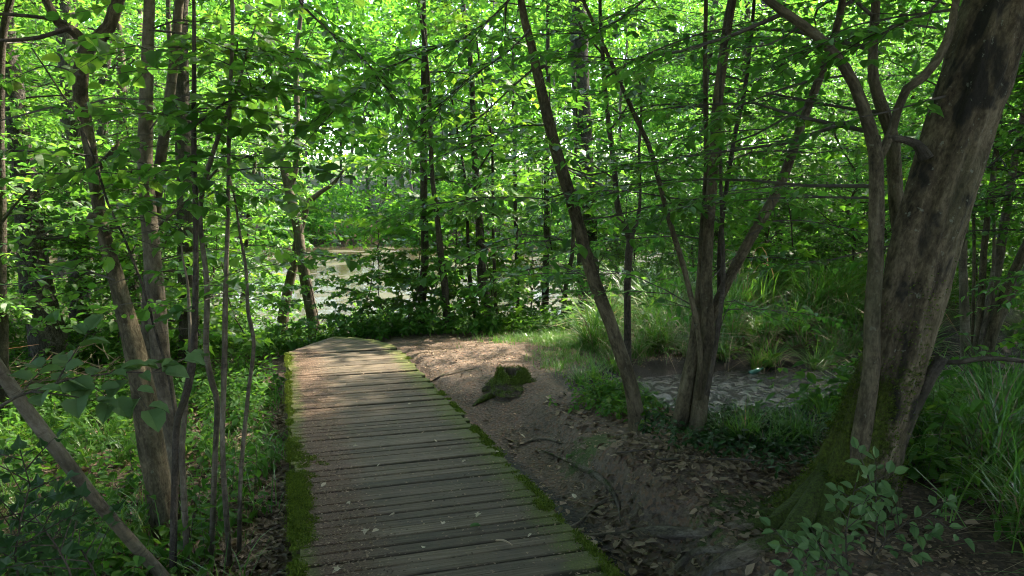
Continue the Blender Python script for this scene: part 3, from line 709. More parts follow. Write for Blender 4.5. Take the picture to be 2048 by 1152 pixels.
T.stem('limb', [(1852, 318, 30), (1838, 292, 20), (1812, 280, 15), (1775, 274, 13)], 3.83, 'bark_dark', base=False, sides=9)
T.stem('dead_stub', [(1790, 905, 30), (1820, 830, 26), (1850, 770, 26), (1885, 715, 22)], [3.9, 3.88, 3.86, 3.85], 'bark_dark', base=False, sides=10, wob=.35, label='ragged dead bark stub on the shaded side of the trunk')
T.stem('low_branch', [(1880, 724, 10), (1930, 723, 11), (1965, 716, 10), (2010, 718, 9), (2070, 725, 8)], 3.84, 'bark_dark', base=False, sides=7)
# surface roots
def root_pts(uv, r, lift=.0):
    out = []
    for (u, v), rr in zip(uv, r):
        p = ground(u, v); z = float(hgt(p[0], p[1])); out.append((p[0], p[1], z + lift - rr * .35, rr * (1 + .25 * math.sin(u * 1.7))))
    return out
for uv, r in (([(1560, 1045), (1480, 1052), (1400, 1064), (1310, 1066), (1230, 1070), (1165, 1072)], [.075, .055, .040, .034, .026, .012]),
              ([(1640, 1075), (1560, 1085), (1490, 1105), (1430, 1135), (1390, 1165)], [.10, .08, .06, .045, .03]),
              ([(1540, 1092), (1455, 1096), (1392, 1104), (1358, 1140), (1340, 1170)], [.030, .028, .026, .022, .014]),
              ([(1620, 1050), (1560, 1030), (1500, 1025), (1440, 1028)], [.09, .065, .045, .02])):
    T.stem('root', None, None, 'bark_root', base=False, sides=12, wob=.55, step=.03, world=[(1.86, 3.95, .22, .10), (1.74, 3.93, .10, .10)] + root_pts(uv, r), moss=lambda V: .85 * sm(V[:, 0], .95, 1.45))
tv = np.zeros(len(T.parts[0].data.vertices) * 3, np.float32); T.parts[0].data.vertices.foreach_get('co', tv); tv = tv.reshape(-1, 3)
mw = bigmoss(tv) * sm(fbm(tv[:, 0] * 6 + tv[:, 1] * 5, tv[:, 2] * 6, 88, 3), -.25, .35) * (tv[:, 2] > -.25); q = tv[np.random.default_rng(4).choice(len(tv), 16000, p=mw / mw.sum())]
rg_ = np.random.default_rng(9); n = len(q); p = q + rg_.normal(0, .013, (n, 3)); ax = np.array([1.86, 3.95, 0]); d = norm(norm((p - ax) * [1, 1, 0]) + rg_.normal(0, .5, (n, 3)) + [0, 0, .5]); x = norm(np.cross(d, rg_.normal(0, 1, (n, 3)))) * .004
mb = MB(); mb.add(np.stack([p - x, p + x, p + d * rg_.uniform(.006, .018, n)[:, None]], 1).reshape(-1, 3), [np.arange(3 * n).reshape(n, 3)], 0, np.clip(rg_.normal(.35, .25, n), 0, .9)); o = mb.build('moss', [M['moss']]); tag(o, kind='stuff'); T.parts.append(o)
cr = Crown(5, 'beech')
for pts, r in (([(1735, 262), (1670, 226), (1615, 207), (1596, 180), (1565, 162), (1490, 158), (1400, 156)], .013), ([(1690, 246), (1610, 277), (1490, 290), (1400, 298), (1330, 306)], .011),
               ([(1612, 214), (1550, 260), (1475, 284), (1380, 292)], .008), ([(1745, 372), (1650, 366), (1550, 346), (1400, 342), (1330, 352)], .011), ([(1745, 396), (1635, 392), (1540, 402), (1470, 420)], .008),
               ([(1560, 30), (1480, 62), (1400, 86), (1320, 98), (1240, 104), (1180, 90)], .012), ([(1900, 190), (1840, 205), (1770, 225), (1700, 240)], .007), ([(1700, 150), (1640, 150), (1560, 175), (1500, 215)], .007),
               ([(1900, 60), (1830, 40), (1750, 55), (1680, 60)], .008), ([(1905, 20), (1830, -10), (1740, 10)], .008), ([(1600, 50), (1540, 90), (1450, 100)], .007), ([(1840, 480), (1760, 500), (1700, 520), (1640, 530)], .006)):
    P = px_bough(pts, 3.9); P[:, 1] += np.linspace(0, cr.rng.uniform(-.2, 1.6), len(P)); cr.bough(P, r, step=.26, sidestep=.36, sidelen=.36, size=.80)
for stemC in (limA, limB): cr.grow(stemC, 6, 3.0, 5.0, (.9, 1.8), step=.24)
cr.grow(big, 30, 3.1, 8.0, (1.6, 3.2), step=.30, r0=.022)
T.done(cr, 'leaf', .16)

# --- the stem behind it
T = Tree('young_hornbeam', 'smooth slim trunk curving up just behind the big leaning hornbeam', 102, ws=0.75)
c1 = T.stem('trunk', [(1800, 900, 44), (1815, 700, 42), (1812, 520, 40), (1796, 440, 38), (1786, 330, 36), (1784, 280, 34), (1766, 225, 33), (1746, 160, 28), (1746, 80, 24), (1752, 0, 22)], 4.7, 'bark_hornbeam', ext=4, sides=16)
cr = Crown(6, 'hornbeam'); cr.grow(c1, 12, 2.0, 6.5, (1, 2.2), step=.28)
T.done(cr)

# --- leaning pole tree over the path
bC10 = ground(1275, 862); Y = bC10[1]
T = Tree('leaning_tree', 'slim dark-barked tree slanting up and leftward beside the stream pool', 103, ws=0.82)
c10 = T.stem('trunk', [(1278, 862, 42), (1264, 780, 36), (1228, 662, 33), (1184, 545, 33), (1150, 420, 30), (1112, 300, 28), (1082, 180, 25), (1062, 90, 21), (1042, 0, 17)], Y, 'bark_hornbeam', ext=6, sides=18, moss=mossfoot(-.2, .45, .6), step=.06)
T.stem('branch_stub', [(1078, 138, 9), (1090, 132, 9), (1094, 142, 7)], Y - .05, 'bark_dark', base=False, sides=7)
cr = Crown(7, 'hornbeam')
for pts, r in (([(1075, 130), (1000, 190), (930, 250), (860, 270)], .009), ([(1065, 110), (1110, 105), (1180, 95), (1280, 70)], .008), ([(1150, 380), (1080, 400), (990, 395), (900, 410)], .007), ([(1120, 330), (1190, 350), (1280, 330), (1370, 345)], .008),
               ([(1170, 500), (1090, 470), (1010, 480), (930, 520)], .006), ([(1100, 250), (1020, 262), (950, 300), (890, 330)], .007), ([(1160, 440), (1240, 430), (1330, 405), (1420, 410)], .007), ([(1190, 560), (1120, 540), (1060, 560)], .005), ([(1135, 390), (1230, 385), (1300, 365)], .006)):
    P = px_bough(pts, Y); P[:, 1] += np.linspace(0, cr.rng.uniform(-1.0, 1.2), len(P)); cr.bough(P, r, step=.25, sidestep=.32, sidelen=.42)
cr.grow(c10, 12, 3.0, 6.0, (1.2, 2.6), step=.28); cr.grow(c10, 26, 5.5, 9.0, (1.8, 3.4), step=.30)  # upper boughs, above the frame, added to shade the foreground
T.done(cr, roll=.18)

# --- coppiced clump by the pool
bC12 = ground(1385, 868); Y = bC12[1]
T = Tree('coppiced_hornbeam', 'cluster of brown stems sharing one foot at the edge of the stream pool', 104, ws=0.74)
mf = mossfoot(-.2, .5, .65)
k1 = T.stem('stem', [(1392, 868, 50), (1402, 780, 44), (1416, 680, 38), (1412, 540, 31), (1424, 350, 29), (1436, 200, 27), (1454, 60, 25), (1466, -10, 23)], Y, 'bark_hornbeam', ext=6.5, sides=18, moss=mf, step=.06)
k2 = T.stem('stem', [(1352, 860, 48), (1372, 780, 42), (1388, 700, 36), (1398, 600, 26), (1404, 480, 19), (1412, 330, 14), (1410, 130, 12), (1412, 0, 10)], Y + .08, 'bark_hornbeam', ext=3, sides=16, moss=mf, step=.06)
k3 = T.stem('stem', [(1400, 800, 26), (1416, 660, 26), (1448, 575, 28), (1505, 468, 29), (1558, 372, 27), (1608, 235, 23), (1648, 130, 21), (1682, 15, 18)], [Y, Y + .05, Y + .1, Y + .15, Y + .15, Y + .15, Y + .15, Y + .15], 'bark_hornbeam', ext=6.5, sides=16, base=False, step=.06)
k4 = T.stem('stem', [(1412, 800, 16), (1436, 640, 13), (1440, 480, 13), (1464, 300, 12), (1490, 175, 11), (1506, 30, 9)], Y + .2, 'bark_dark', ext=2, base=False)
k5 = T.stem('stem', [(1396, 800, 16), (1400, 690, 15), (1372, 555, 15), (1335, 430, 14), (1300, 300, 13), (1270, 232, 12), (1220, 120, 10), (1188, 50, 9)], Y - .05, 'bark_hornbeam', ext=2, base=False)
k6 = T.stem('stem', [(1412, 790, 12), (1432, 690, 12), (1446, 560, 12), (1442, 400, 9), (1440, 250, 7)], Y - .1, 'bark_dark', ext=1, base=False)
cr = Crown(8, 'hornbeam')
for pts, r in (([(1410, 400), (1330, 395), (1240, 380), (1150, 390)], .008), ([(1440, 330), (1520, 300), (1600, 310), (1680, 300)], .008), ([(1415, 480), (1340, 470), (1270, 490)], .006), ([(1500, 470), (1560, 440), (1640, 445), (1720, 460)], .007), ([(1420, 560), (1490, 520), (1570, 530)], .006),
               ([(1430, 690), (1500, 620), (1560, 640), (1620, 660)], .005), ([(1400, 620), (1330, 580), (1260, 560), (1180, 570)], .006), ([(1435, 220), (1350, 200), (1270, 210), (1180, 240)], .008), ([(1450, 120), (1540, 110), (1640, 140)], .007), ([(1310, 320), (1250, 300), (1180, 310)], .005), ([(1560, 370), (1640, 350), (1720, 370)], .006)):
    P = px_bough(pts, Y); P[:, 1] += np.linspace(0, cr.rng.uniform(-.8, 1.6), len(P)); cr.bough(P, r, step=.25, sidestep=.32, sidelen=.45)
for c in (k1, k3): cr.grow(c, 12, 2.8, 6, (1.2, 2.6), step=.28); cr.grow(c, 12, 5.5, 9.4, (1.8, 3.4), step=.30); cr.grow(c, 14, 5.5, 9.4, (2.6, 4.4), az=(-30, 110), step=.32)  # out-of-frame upper boughs, some turned sunward, added to shade the foreground
cr.grow(k2, 8, 2.5, 6, (1, 2), step=.28); cr.grow(k5, 6, 2.5, 5, (.8, 1.6), step=.28)
T.done(cr, roll=.18)

# --- S-bent tree in the middle distance
T = Tree('bent_tree', 'dark thin tree with an S-bend and fork behind the slanting trunk', 105, ws=0.78)
c9 = T.stem('trunk', [(1256, 740, 21), (1255, 640, 19), (1256, 540, 19), (1262, 470, 20)], 8.3, 'bark_dark', sides=12)
c9a = T.stem('limb', [(1262, 478, 19), (1246, 448, 17), (1234, 400, 15), (1228, 330, 14), (1216, 240, 12), (1206, 120, 11), (1200, 0, 9)], 8.3, 'bark_dark', ext=6.5, base=False)
T.stem('limb', [(1264, 470, 12), (1276, 438, 10), (1280, 390, 8)], 8.3, 'bark_dark', ext=1.5, base=False)
cr = Crown(9, 'hornbeam'); cr.grow(c9a, 20, 1.6, 5.5, (1.2, 2.6), step=.27); cr.grow(c9a, 20, 5.5, 9.6, (1.8, 3.6), step=.30); cr.grow(c9a, 26, 5.8, 9.4, (3.0, 5.0), az=(-30, 110), step=.32); T.done(cr)  # unseen upper boughs turned sunward, added to keep sun off the planks

# --- left group
T = Tree('crooked_tree', 'thick crooked tree with knotted fork and peeling bark, left of the boardwalk', 106, ws=.86)
Yl = ground(336, 1080)[1]
z0 = float(hgt(-2.4, Yl))
cL1 = T.stem('trunk', [(338, 1085, 60), (328, 1020, 60), (316, 950, 59), (302, 880, 58), (284, 780, 54), (264, 690, 46), (238, 590, 37), (214, 500, 31), (198, 430, 28), (182, 320, 27), (166, 230, 28), (158, 180, 30), (162, 130, 33), (176, 92, 36)], Yl, 'bark_hornbeam', sides=26, wob=.22, moss=mossfoot(z0, .5, .45), step=.05)
la = T.stem('limb', [(170, 100, 32), (196, 76, 32), (218, 52, 29), (230, 22, 28), (244, -20, 27)], Yl, 'bark_hornbeam', ext=4.5, base=False, sides=16, wob=.2)
lb = T.stem('limb', [(172, 88, 24), (145, 62, 21), (118, 48, 20), (104, 22, 19), (84, -15, 18)], Yl - .03, 'bark_hornbeam', ext=3.5, base=False, sides=14, wob=.25)
T.stem('branch', [(140, 56, 11), (108, 66, 10), (60, 78, 9), (-30, 82, 8)], Yl - .1, 'bark_dark', base=False, sides=8)
T.stem('branch', [(112, 40, 9), (60, 32, 8), (-30, 26, 7)], Yl - .1, 'bark_dark', base=False, sides=8)
T.stem('dead_limb', [(214, 470, 20), (190, 430, 26), (170, 455, 22), (160, 462, 18)], Yl - .15, 'bark_hornbeam', base=False, sides=10, wob=.3, label='short sawn-off limb with pale cut end')
T.stem('dead_limb', [(180, 350, 18), (205, 325, 17), (228, 300, 15), (236, 282, 10)], Yl + .1, 'bark_hornbeam', base=False, sides=10, wob=.25)
cr = Crown(10, 'hazel')
cr.grow(la, 10, 3.0, 7.0, (1.2, 2.6), step=.34); cr.grow(lb, 10, 3.0, 6.5, (1.2, 2.6), step=.34)
for pts, r in (([(150, 225), (100, 215), (40, 232), (-40, 250)], .008), ([(170, 210), (230, 195), (300, 200), (380, 190)], .006), ([(200, 330), (140, 350), (70, 345), (0, 360)], .007), ([(215, 410), (280, 415), (330, 440)], .005), ([(230, 560), (160, 540), (80, 560), (10, 570)], .006), ([(160, 150), (100, 130), (40, 150)], .006)):
    P = px_bough(pts, Yl - .6); cr.bough(P, r, step=.34, side=True, sidestep=.45, size=.85)
T.done(cr, 'leaf_hazel', .25)

T = Tree('twin_stem_tree', 'smooth grey twin-stemmed tree standing just right of the crooked trunk', 107, ws=0.72)
Y2 = Yl + .35
m1 = T.stem('trunk', [(368, 1080, 46), (354, 985, 44), (345, 860, 46), (328, 740, 50), (318, 640, 52), (306, 520, 47), (294, 400, 41), (289, 300, 38), (290, 180, 36), (295, 60, 30), (298, -20, 28)], Y2, 'bark_smooth', ext=5, sides=20, wob=.08, step=.06)
m2 = T.stem('stem', [(330, 900, 36), (302, 720, 36), (298, 600, 33), (306, 480, 30), (314, 380, 29), (324, 290, 28), (336, 200, 26), (350, 90, 24), (362, -20, 22)], Y2 + .12, 'bark_smooth', ext=4, sides=16, wob=.08, step=.06)
T.stem('branch', [(318, 450, 9), (350, 422, 9), (395, 385, 8), (440, 330, 7)], Y2 - .05, 'bark_smooth', base=False, sides=7)
cr = Crown(11, 'hazel')
for pts, r in (([(350, 110), (420, 120), (500, 150), (560, 190)], .008), ([(300, 260), (380, 240), (450, 260), (520, 250)], .007), ([(330, 240), (420, 200), (500, 215), (600, 235)], .007), ([(300, 60), (380, 40), (460, 60), (540, 40)], .008), ([(310, 330), (250, 320), (190, 330)], .005), ([(440, 330), (520, 350), (580, 380)], .005), ([(320, 520), (400, 500), (470, 520)], .005)):
    P = px_bough(pts, Y2); P[:, 1] += np.linspace(0, cr.rng.uniform(-1.4, .6), len(P)); cr.bough(P, r, step=.34, sidestep=.42, sidelen=.4, size=.9)
cr.grow(m1, 14, 3.2, 8, (1.2, 2.8), step=.34); cr.grow(m2, 10, 3.2, 7, (1.2, 2.4), step=.34)
T.done(cr, 'leaf_hazel', .25)

T = Tree('leaning_pole', 'bare dead pole leaning from the lower undergrowth toward the photo edge', 108, cat='pole', ws=0.62)
T.stem('trunk', [(345, 1180, 40), (262, 1085, 40), (190, 1000, 40), (130, 920, 42), (66, 832, 43), (20, 765, 42), (-60, 650, 40)], [3.7, 3.6, 3.5, 3.42, 3.35, 3.28, 3.15], 'bark_smooth', base=True, sides=18, wob=.10, step=.05)
T.done()

# thin hazel rods left of the boardwalk
rods = [('dark straight hazel rod rising between the twin-stemmed tree and the boardwalk', [(346, 1140, 20), (350, 980, 18), (354, 850, 17), (372, 790, 18), (388, 700, 17), (391, 520, 15), (388, 260, 12), (387, 0, 8)], 4.0, 'bark_dark'),
        ('pale kinked hazel rod with a knot at knee height', [(424, 1085, 15), (430, 930, 15), (434, 810, 14), (424, 765, 16), (412, 700, 14), (414, 570, 14), (402, 410, 12), (438, 270, 11), (470, 190, 8)], 4.3, 'bark_smooth'),
        ('slim upright hazel rod, third from the boardwalk edge', [(458, 1104, 14), (446, 920, 13), (448, 740, 13), (452, 560, 12), (456, 380, 10), (460, 200, 9), (463, -10, 8)], 4.25, 'bark_smooth'),
        ('wavy thin hazel rod closest to the boardwalk edge', [(478, 1095, 11), (482, 940, 11), (496, 790, 10), (508, 690, 10), (497, 625, 9), (492, 540, 8), (482, 480, 7), (470, 400, 6)], 4.35, 'bark_smooth'),
        ('short pale hazel shoot hugging the foot of the dark rod', [(374, 1145, 17), (368, 1000, 16), (364, 900, 14), (372, 800, 12), (380, 700, 10), (378, 610, 8)], 4.1, 'bark_smooth'),
        ('thin slanting dark shoot crossing in front of the crooked trunk', [(345, 800, 7), (310, 660, 7), (286, 575, 7), (250, 480, 6), (216, 405, 6), (190, 320, 5), (150, 225, 4)], 4.4, 'bark_dark')]
for i, (lab, pts, Y, bk) in enumerate(rods):
    T = Tree('hazel_rod', lab, 120 + i, cat='sapling', group='hazel rods beside the boardwalk', ws=.78)
    c = T.stem('stem', pts, Y, bk, ext=2.0 if i in (0, 2) else .4, sides=10, wob=.32, rtop=.004, step=.04)
    cr = Crown(20 + i, 'hazel')
    ztop = c[-1][2]
    cr.grow(c, 15 if i < 3 else 5, 1.45 if i < 3 else 1.0, ztop, (.35, .85), el=(0, 30), step=.30, r0=.006, size=.85 if i < 3 else .7)
    T.done(cr, 'leaf_hazel', .28)

# background trunks, each traced
bgt = [('rough_trunked_oak', 'thick rough-barked trunk at the far upper-left corner', [(92, 660, 66), (75, 600, 62), (58, 450, 50), (40, 290, 42), (24, 170, 38), (12, 90, 36), (0, -20, 34)], 10.5, 'bark_rough', 4, 'oak'),
       ('grey_trunked_oak', 'grey fissured trunk seen behind the fork of the crooked tree', [(160, 640, 40), (158, 480, 38), (150, 330, 38), (142, 180, 39), (134, 60, 40), (128, -40, 40)], 12.0, 'bark_rough', 5, 'oak'),
       ('ivy_clad_tree', 'dark ivy-wrapped trunk behind the twin-stemmed tree', [(378, 640, 40), (376, 520, 38), (374, 400, 36), (366, 250, 30), (360, 60, 28)], 11.0, 'bark_dark', 4, 'tree'),
       ('pale_tree', 'pale thin trunk deep in the wood between crooked and twin trunks', [(244, 650, 22), (246, 500, 20), (244, 330, 18), (240, 120, 16)], 14.0, 'bark_smooth', 4, 'tree'),
       ('edge_tree', 'dark slim trunk on the very edge of the photo below the oak', [(4, 780, 22), (3, 600, 20), (2, 420, 18), (0, 200, 16)], 8.0, 'bark_dark', 4, 'tree'),
       ('waterside_tree', 'forked slender tree on the pond bank past the boardwalk end', [(628, 650, 24), (618, 590, 22), (604, 520, 21), (592, 440, 20), (578, 378, 18), (564, 320, 11), (562, 270, 9), (548, 180, 7)], 13.2, 'bark_smooth', 3, 'tree'),
       ('leaning_waterside_tree', 'second pond-bank tree leaning rightward across the forked one', [(562, 665, 24), (572, 600, 20), (588, 520, 18), (600, 460, 15), (618, 405, 12), (640, 385, 9), (668, 365, 7), (690, 335, 5)], 13.6, 'bark_smooth', 0, 'tree'),
       ('ivied_bank_tree', 'straight dark trunk with leafy foot on the pond bank at the path', [(841, 668, 20), (845, 600, 18), (849, 520, 16), (848, 400, 15), (846, 250, 13)], 12.6, 'bark_dark', 6, 'tree'),
       ('slanting_bank_tree', 'thin dark trunk slanting left above the middle of the path', [(897, 670, 16), (893, 600, 15), (884, 520, 14), (874, 440, 11), (864, 340, 9), (858, 200, 8)], 11.8, 'bark_dark', 3, 'tree'),
       ('bank_sapling', 'very slim sapling trunk left of the reddish straight trunk', [(952, 648, 9), (944, 590, 9), (938, 540, 8), (935, 440, 6)], 12.6, 'bark_dark', 2, 'sapling'),
       ('straight_bank_tree', 'reddish straight trunk standing where the path meets the bank', [(978, 640, 26), (968, 580, 21), (962, 500, 18), (956, 400, 15), (948, 280, 12), (940, 120, 11)], 12.4, 'bark_rough', 6, 'tree'),
       ('thin_bank_tree', 'thin upright trunk just right of the reddish straight trunk', [(992, 640, 8), (989, 560, 7), (986, 450, 6), (984, 300, 5)], 12.8, 'bark_dark', 2, 'sapling'),
       ('verge_tree', 'slim trunk rising from the grassy verge mid picture', [(1036, 620, 9), (1034, 520, 9), (1030, 400, 8), (1028, 250, 7)], 13.6, 'bark_dark', 3, 'tree'),
       ('shaded_verge_tree', 'dark short-looking trunk between verge and thick background trunk', [(1090, 600, 15), (1092, 520, 13), (1094, 440, 12), (1094, 250, 10)], 14.5, 'bark_dark', 4, 'tree'),
       ('thick_background_tree', 'thickest background trunk, right behind the slanting tree', [(1178, 620, 46), (1176, 520, 43), (1172, 420, 42), (1166, 300, 38), (1160, 120, 35), (1154, -20, 34)], 14.6, 'bark_rough', 7.5, 'tree'),
       ('twisted_sapling', 'small twisted sapling in the gap right of the thick background trunk', [(1130, 590, 10), (1138, 540, 9), (1146, 490, 8), (1148, 380, 6)], 13.0, 'bark_dark', 2, 'sapling'),
       ('distant_tree', 'distant slim trunk in the bright gap above the sedges', [(1556, 560, 16), (1560, 420, 15), (1566, 250, 14), (1568, 90, 13)], 17.0, 'bark_dark', 4, 'tree')]
for i, (nm, lab, pts, Y, bk, ext, cat) in enumerate(bgt):
    T = Tree(nm, lab, 200 + i, cat=cat)
    w = pts[0][2]
    c = T.stem('trunk', pts, Y, bk, ext=ext, sides=14 if w > 20 else 9, wob=.12, rtop=.015, step=.14)
    if nm == 'waterside_tree':
        T.stem('limb', [(578, 385, 13), (592, 330, 12), (594, 250, 11), (592, 120, 10)], Y, bk, ext=3, base=False, sides=9)
    cr = Crown(60 + i, 'maple' if nm in ('bank_sapling', 'thin_bank_tree', 'twisted_sapling', 'slanting_bank_tree') else 'hornbeam', 1.1)
    if nm == 'leaning_waterside_tree': cr.grow(c, 6, 1.4, 2.3, (.8, 1.5), step=.3)
    elif nm == 'waterside_tree': cr.grow(c, 10, 2.0, 5.5, (.9, 2.0), step=.3)
    else: cr.grow(c, 16 if w > 15 else 9, 1.3 if i > 6 else 1.0, c[-1][2], (.9, 2.3) if w > 12 else (.6, 1.3), step=.30)
    if nm == 'thick_background_tree': cr.grow(c, 22, 5.6, c[-1][2], (2.0, 4.0), el=(5, 40), step=.30)  # extra high crown, added to shade the far end of the boardwalk
    if nm == 'ivied_bank_tree': cr.grow(c, 12, 5.2, c[-1][2], (1.6, 3.0), el=(5, 40), step=.30)
    T.done(cr, 'leaf_maple' if cr.kind == 'maple' else 'leaf')
    if nm == 'ivy_clad_tree':
        pass

# coppice at the right edge
T = Tree('edge_coppice', 'clump of several slanting stems behind the leaning hornbeam at the photo edge', 240, ws=0.75)
for k, (pts, w) in enumerate((([(1932, 700, 26), (1930, 640, 24), (1926, 520, 20), (1934, 380, 16), (1940, 200, 13)], 1), ([(1955, 690, 20), (1962, 600, 18), (1968, 500, 16), (1982, 380, 14), (2000, 220, 12)], 1), ([(1968, 690, 30), (1982, 600, 27), (2000, 500, 24), (2016, 400, 20), (2040, 260, 16)], 1),
                              ([(1980, 690, 28), (2004, 600, 27), (2034, 530, 24), (2080, 430, 20)], 1), ([(1985, 690, 16), (2015, 610, 15), (2050, 540, 14)], 1), ([(1944, 690, 9), (1948, 500, 8), (1942, 340, 7)], 1), ([(1960, 690, 9), (1985, 560, 8), (1988, 400, 7), (1992, 200, 6)], 1))):
    c = T.stem('stem', pts, 7.6 + .1 * (k % 3), 'bark_hornbeam' if k % 2 else 'bark_smooth', ext=2.5, sides=12, step=.1)
cr = Crown(90, 'hornbeam')
for c in T.stems: cr.grow(c, 7, 1.6, c[-1][2], (1, 2.2), step=.28)
T.done(cr)

# ------------------------------------------------------------------ trees of the wood around, copies of five models
def model(seed, H, r, kind, leaf, bk, h0, nb, L, ls, step=.30, name='woodland_tree'):
    rng = np.random.default_rng(seed); T = Tree(name, '', seed)
    x = y = 0; W_ = [(0, 0, -.2, r * 1.25)]
    for k in range(1, 9):
        x += rng.normal(0, .13); y += rng.normal(0, .13); W_.append((x, y, H * k / 8, r * (1 - .8 * k / 8)))
    c = T.stem('trunk', None, None, bk, base=False, sides=10, world=W_, step=.25)
    cr = Crown(seed, kind, ls); hm = max(6.0, H * .55) if h0 < 4 else h0; cr.grow(c, int(nb * .75), h0, min(hm, H * .95), L, el=(0, 40), step=step) if h0 < 4 else None; cr.grow(c, int(nb * .14) if h0 < 4 else nb, max(hm, h0), H * .97, L, el=(10, 45), step=step * 1.3) if H * .97 > max(hm, h0) + .5 else None
    T.foot = np.zeros(3); return T.done(cr, leaf)
models = [model(301, 10, .10, 'hornbeam', 'leaf', 'bark_hornbeam', .8, 62, (1.4, 3.0), 1.2),
          model(302, 12, .13, 'hornbeam', 'leaf', 'bark_rough', 1.5, 66, (1.6, 3.4), 1.25),
          model(303, 8, .07, 'maple', 'leaf_maple', 'bark_dark', .6, 46, (1.1, 2.3), 1.1),
          model(304, 9, .08, 'hazel', 'leaf_hazel', 'bark_smooth', .5, 50, (1.3, 2.8), .95),
          model(305, 14, .17, 'hornbeam', 'leaf', 'bark_rough', 2.2, 64, (1.8, 3.8), 1.3)]
models.append(model(306, 13, .16, 'coarse', 'leaf', 'bark_hornbeam', 5.0, 88, (2.4, 5.2), 1.4, step=.38))
models.append(model(307, 4.6, .035, 'hornbeam', 'leaf', 'bark_dark', .3, 70, (.9, 2.0), 1.15, name='woodland_shrub'))
models.append(model(308, 2.7, .014, 'maple', 'leaf_maple', 'bark_dark', .5, 22, (.45, 1.05), .95, step=.24, name='maple_sapling'))
spots = [  # x, y, model, scale
    (4.6, 3.2, 5, 1.0), (7.4, 5.6, 5, 1.05), (7.8, 10.6, 5, 1.0), (5.4, .4, 5, 1.0), (3.0, -2.0, 5, .95), (-3.2, 1.2, 5, .9), (-6.5, 3.5, 5, .9), (1.2, -.8, 5, .9), (-1.5, -4.2, 5, 1.0), (3.2, -5.5, 5, 1.0), (-5.5, -1.6, 5, 1.0), (6.8, -3.2, 5, 1.0), (9.2, 2.4, 5, 1.1), (-5.6, 5.8, 5, .95), (6.6, 7.6, 5, 1.0),  # unseen high-crowned trees outside the frame, added to shade the foreground
    (-6, -5, 0, 1.0), (-3, -7, 6, 1.2), (-.5, -8.5, 0, 1.0), (2.5, -8, 6, 1.2), (5.5, -7, 0, 1.0), (9, -4.5, 1, 1.0), (-9, -2, 0, 1.0), (-10.5, 2, 1, 1.0), (11.5, .5, 0, 1.0), (12.5, 5, 1, 1.0), (-10, 6, 0, 1.0), (-8.2, 3.2, 6, 1.1), (8.6, 3.6, 6, 1.1), (10.8, 8.4, 0, 1.0), (-1.8, -5.6, 6, 1.0), (1.2, -6.4, 6, 1.0), (4.4, -4.0, 6, 1.0), (-4.6, -3.6, 6, 1.0),  # unseen ring behind and beside the camera, added to cut low skylight
    (1.6, 15.0, 6, .8), (.4, 15.0, 6, .6), (2.6, 20.2, 6, 1.1), (4.6, 20.6, 6, 1.2), (6.4, 21.2, 6, 1.2), (8.4, 21.0, 6, 1.2), (10.4, 21.4, 6, 1.3), (12.6, 20.8, 6, 1.3), (3.4, 17.2, 6, .8), (4.4, 16.0, 1, .9), (8.6, 16.6, 0, 1.0), (2.6, 17.6, 3, .9), (11.2, 15.8, 1, 1.0), (6.8, 19.4, 4, 1.0), (-1.0, 13.0, 7, 1.1), (-.3, 12.3, 7, .95), (-1.5, 14.0, 7, 1.2), (.9, 13.7, 7, 1.3), (4.6, 13.4, 6, .9), (6.8, 13.6, 6, 1.0), (8.4, 14.2, 6, 1.1), (3.8, 15.6, 6, .75), (4.6, 11.9, 7, 1.1), (6.2, 11.4, 7, 1.2), (8.8, 11.0, 6, .9), (2.4, 14.6, 6, .6), (3.5, 13.2, 6, .8), (5.9, 12.8, 6, .9), (-5.4, 13.2, 6, .8), (-6.4, 11.8, 6, .9), (7.9, 12.4, 6, 1.0), (9.4, 15.4, 6, 1.2), (-8.8, 8.6, 6, .9), (-10.2, 11.4, 6, 1.0), (11.2, 11.6, 6, 1.0), 

    (5.4, 17.4, 0, 1.1), (10.2, 20.5, 4, 1.1), (9.6, 9.4, 3, 1.0), (6.8, 8.2, 2, .8), (5.4, 6.4, 0, .8), 
    (-6.2, 8.6, 3, .9), (-8.2, 10.4, 0, 1.0), (-5.2, 11.6, 3, .9), (-7.0, 13.6, 1, 1.0), (-9.8, 13.0, 2, 1.1), (-11.6, 16.0, 4, 1.0), (-8.6, 16.8, 0, 1.1), (-6.2, 16.6, 2, .9), (-12.8, 20.0, 1, 1.1), (-10.0, 20.5, 3, 1.2), (-15.5, 18.0, 0, 1.2), (-14.5, 23.5, 4, 1.1), (-7.4, 6.8, 3, .8), (-6.0, 5.0, 0, .8), (-18, 24, 4, 1.2),
    (-2.5, 12.6, 7, .95), (-2.1, 11.7, 7, .8), (-3.1, 11.8, 7, .75), (-4.9, 9.6, 7, 1.2), (-4.3, 11.4, 7, 1.0), (-1.6, 12.2, 7, .85)]
side_word = lambda x: 'right of the stream' if x > 4.5 else ('behind the sedge bank' if x > 1 else ('on the pond bank' if x > -4.5 else 'left of the boardwalk'))
kinds_txt = ['spreading leafy hornbeam', 'tall leafy hornbeam', 'broad-leaved maple sapling', 'round-leaved hazel', 'tall rough-barked tree', 'added unseen shade hornbeam', 'bushy hornbeam shrub', 'slender maple sapling']
used = set()
for i, (x, y, m, sc) in enumerate(spots):
    o = copy_tree(models[m]) if m in used else models[m]
    used.add(m)
    o.location = (x, y, float(hgt(x, y))); o.rotation_euler = (0, 0, i * 2.4); o.scale = (sc, sc, sc)
    dep = 'near' if y < 10 else ('middle-distance' if y < 15 else 'far')
    tag(o, f'{dep} {kinds_txt[m]} {side_word(x)}', 'sapling' if m == 7 else ('shrub' if m == 6 else 'tree'), f'{side_word(x)} {dep} {kinds_txt[m]}s')

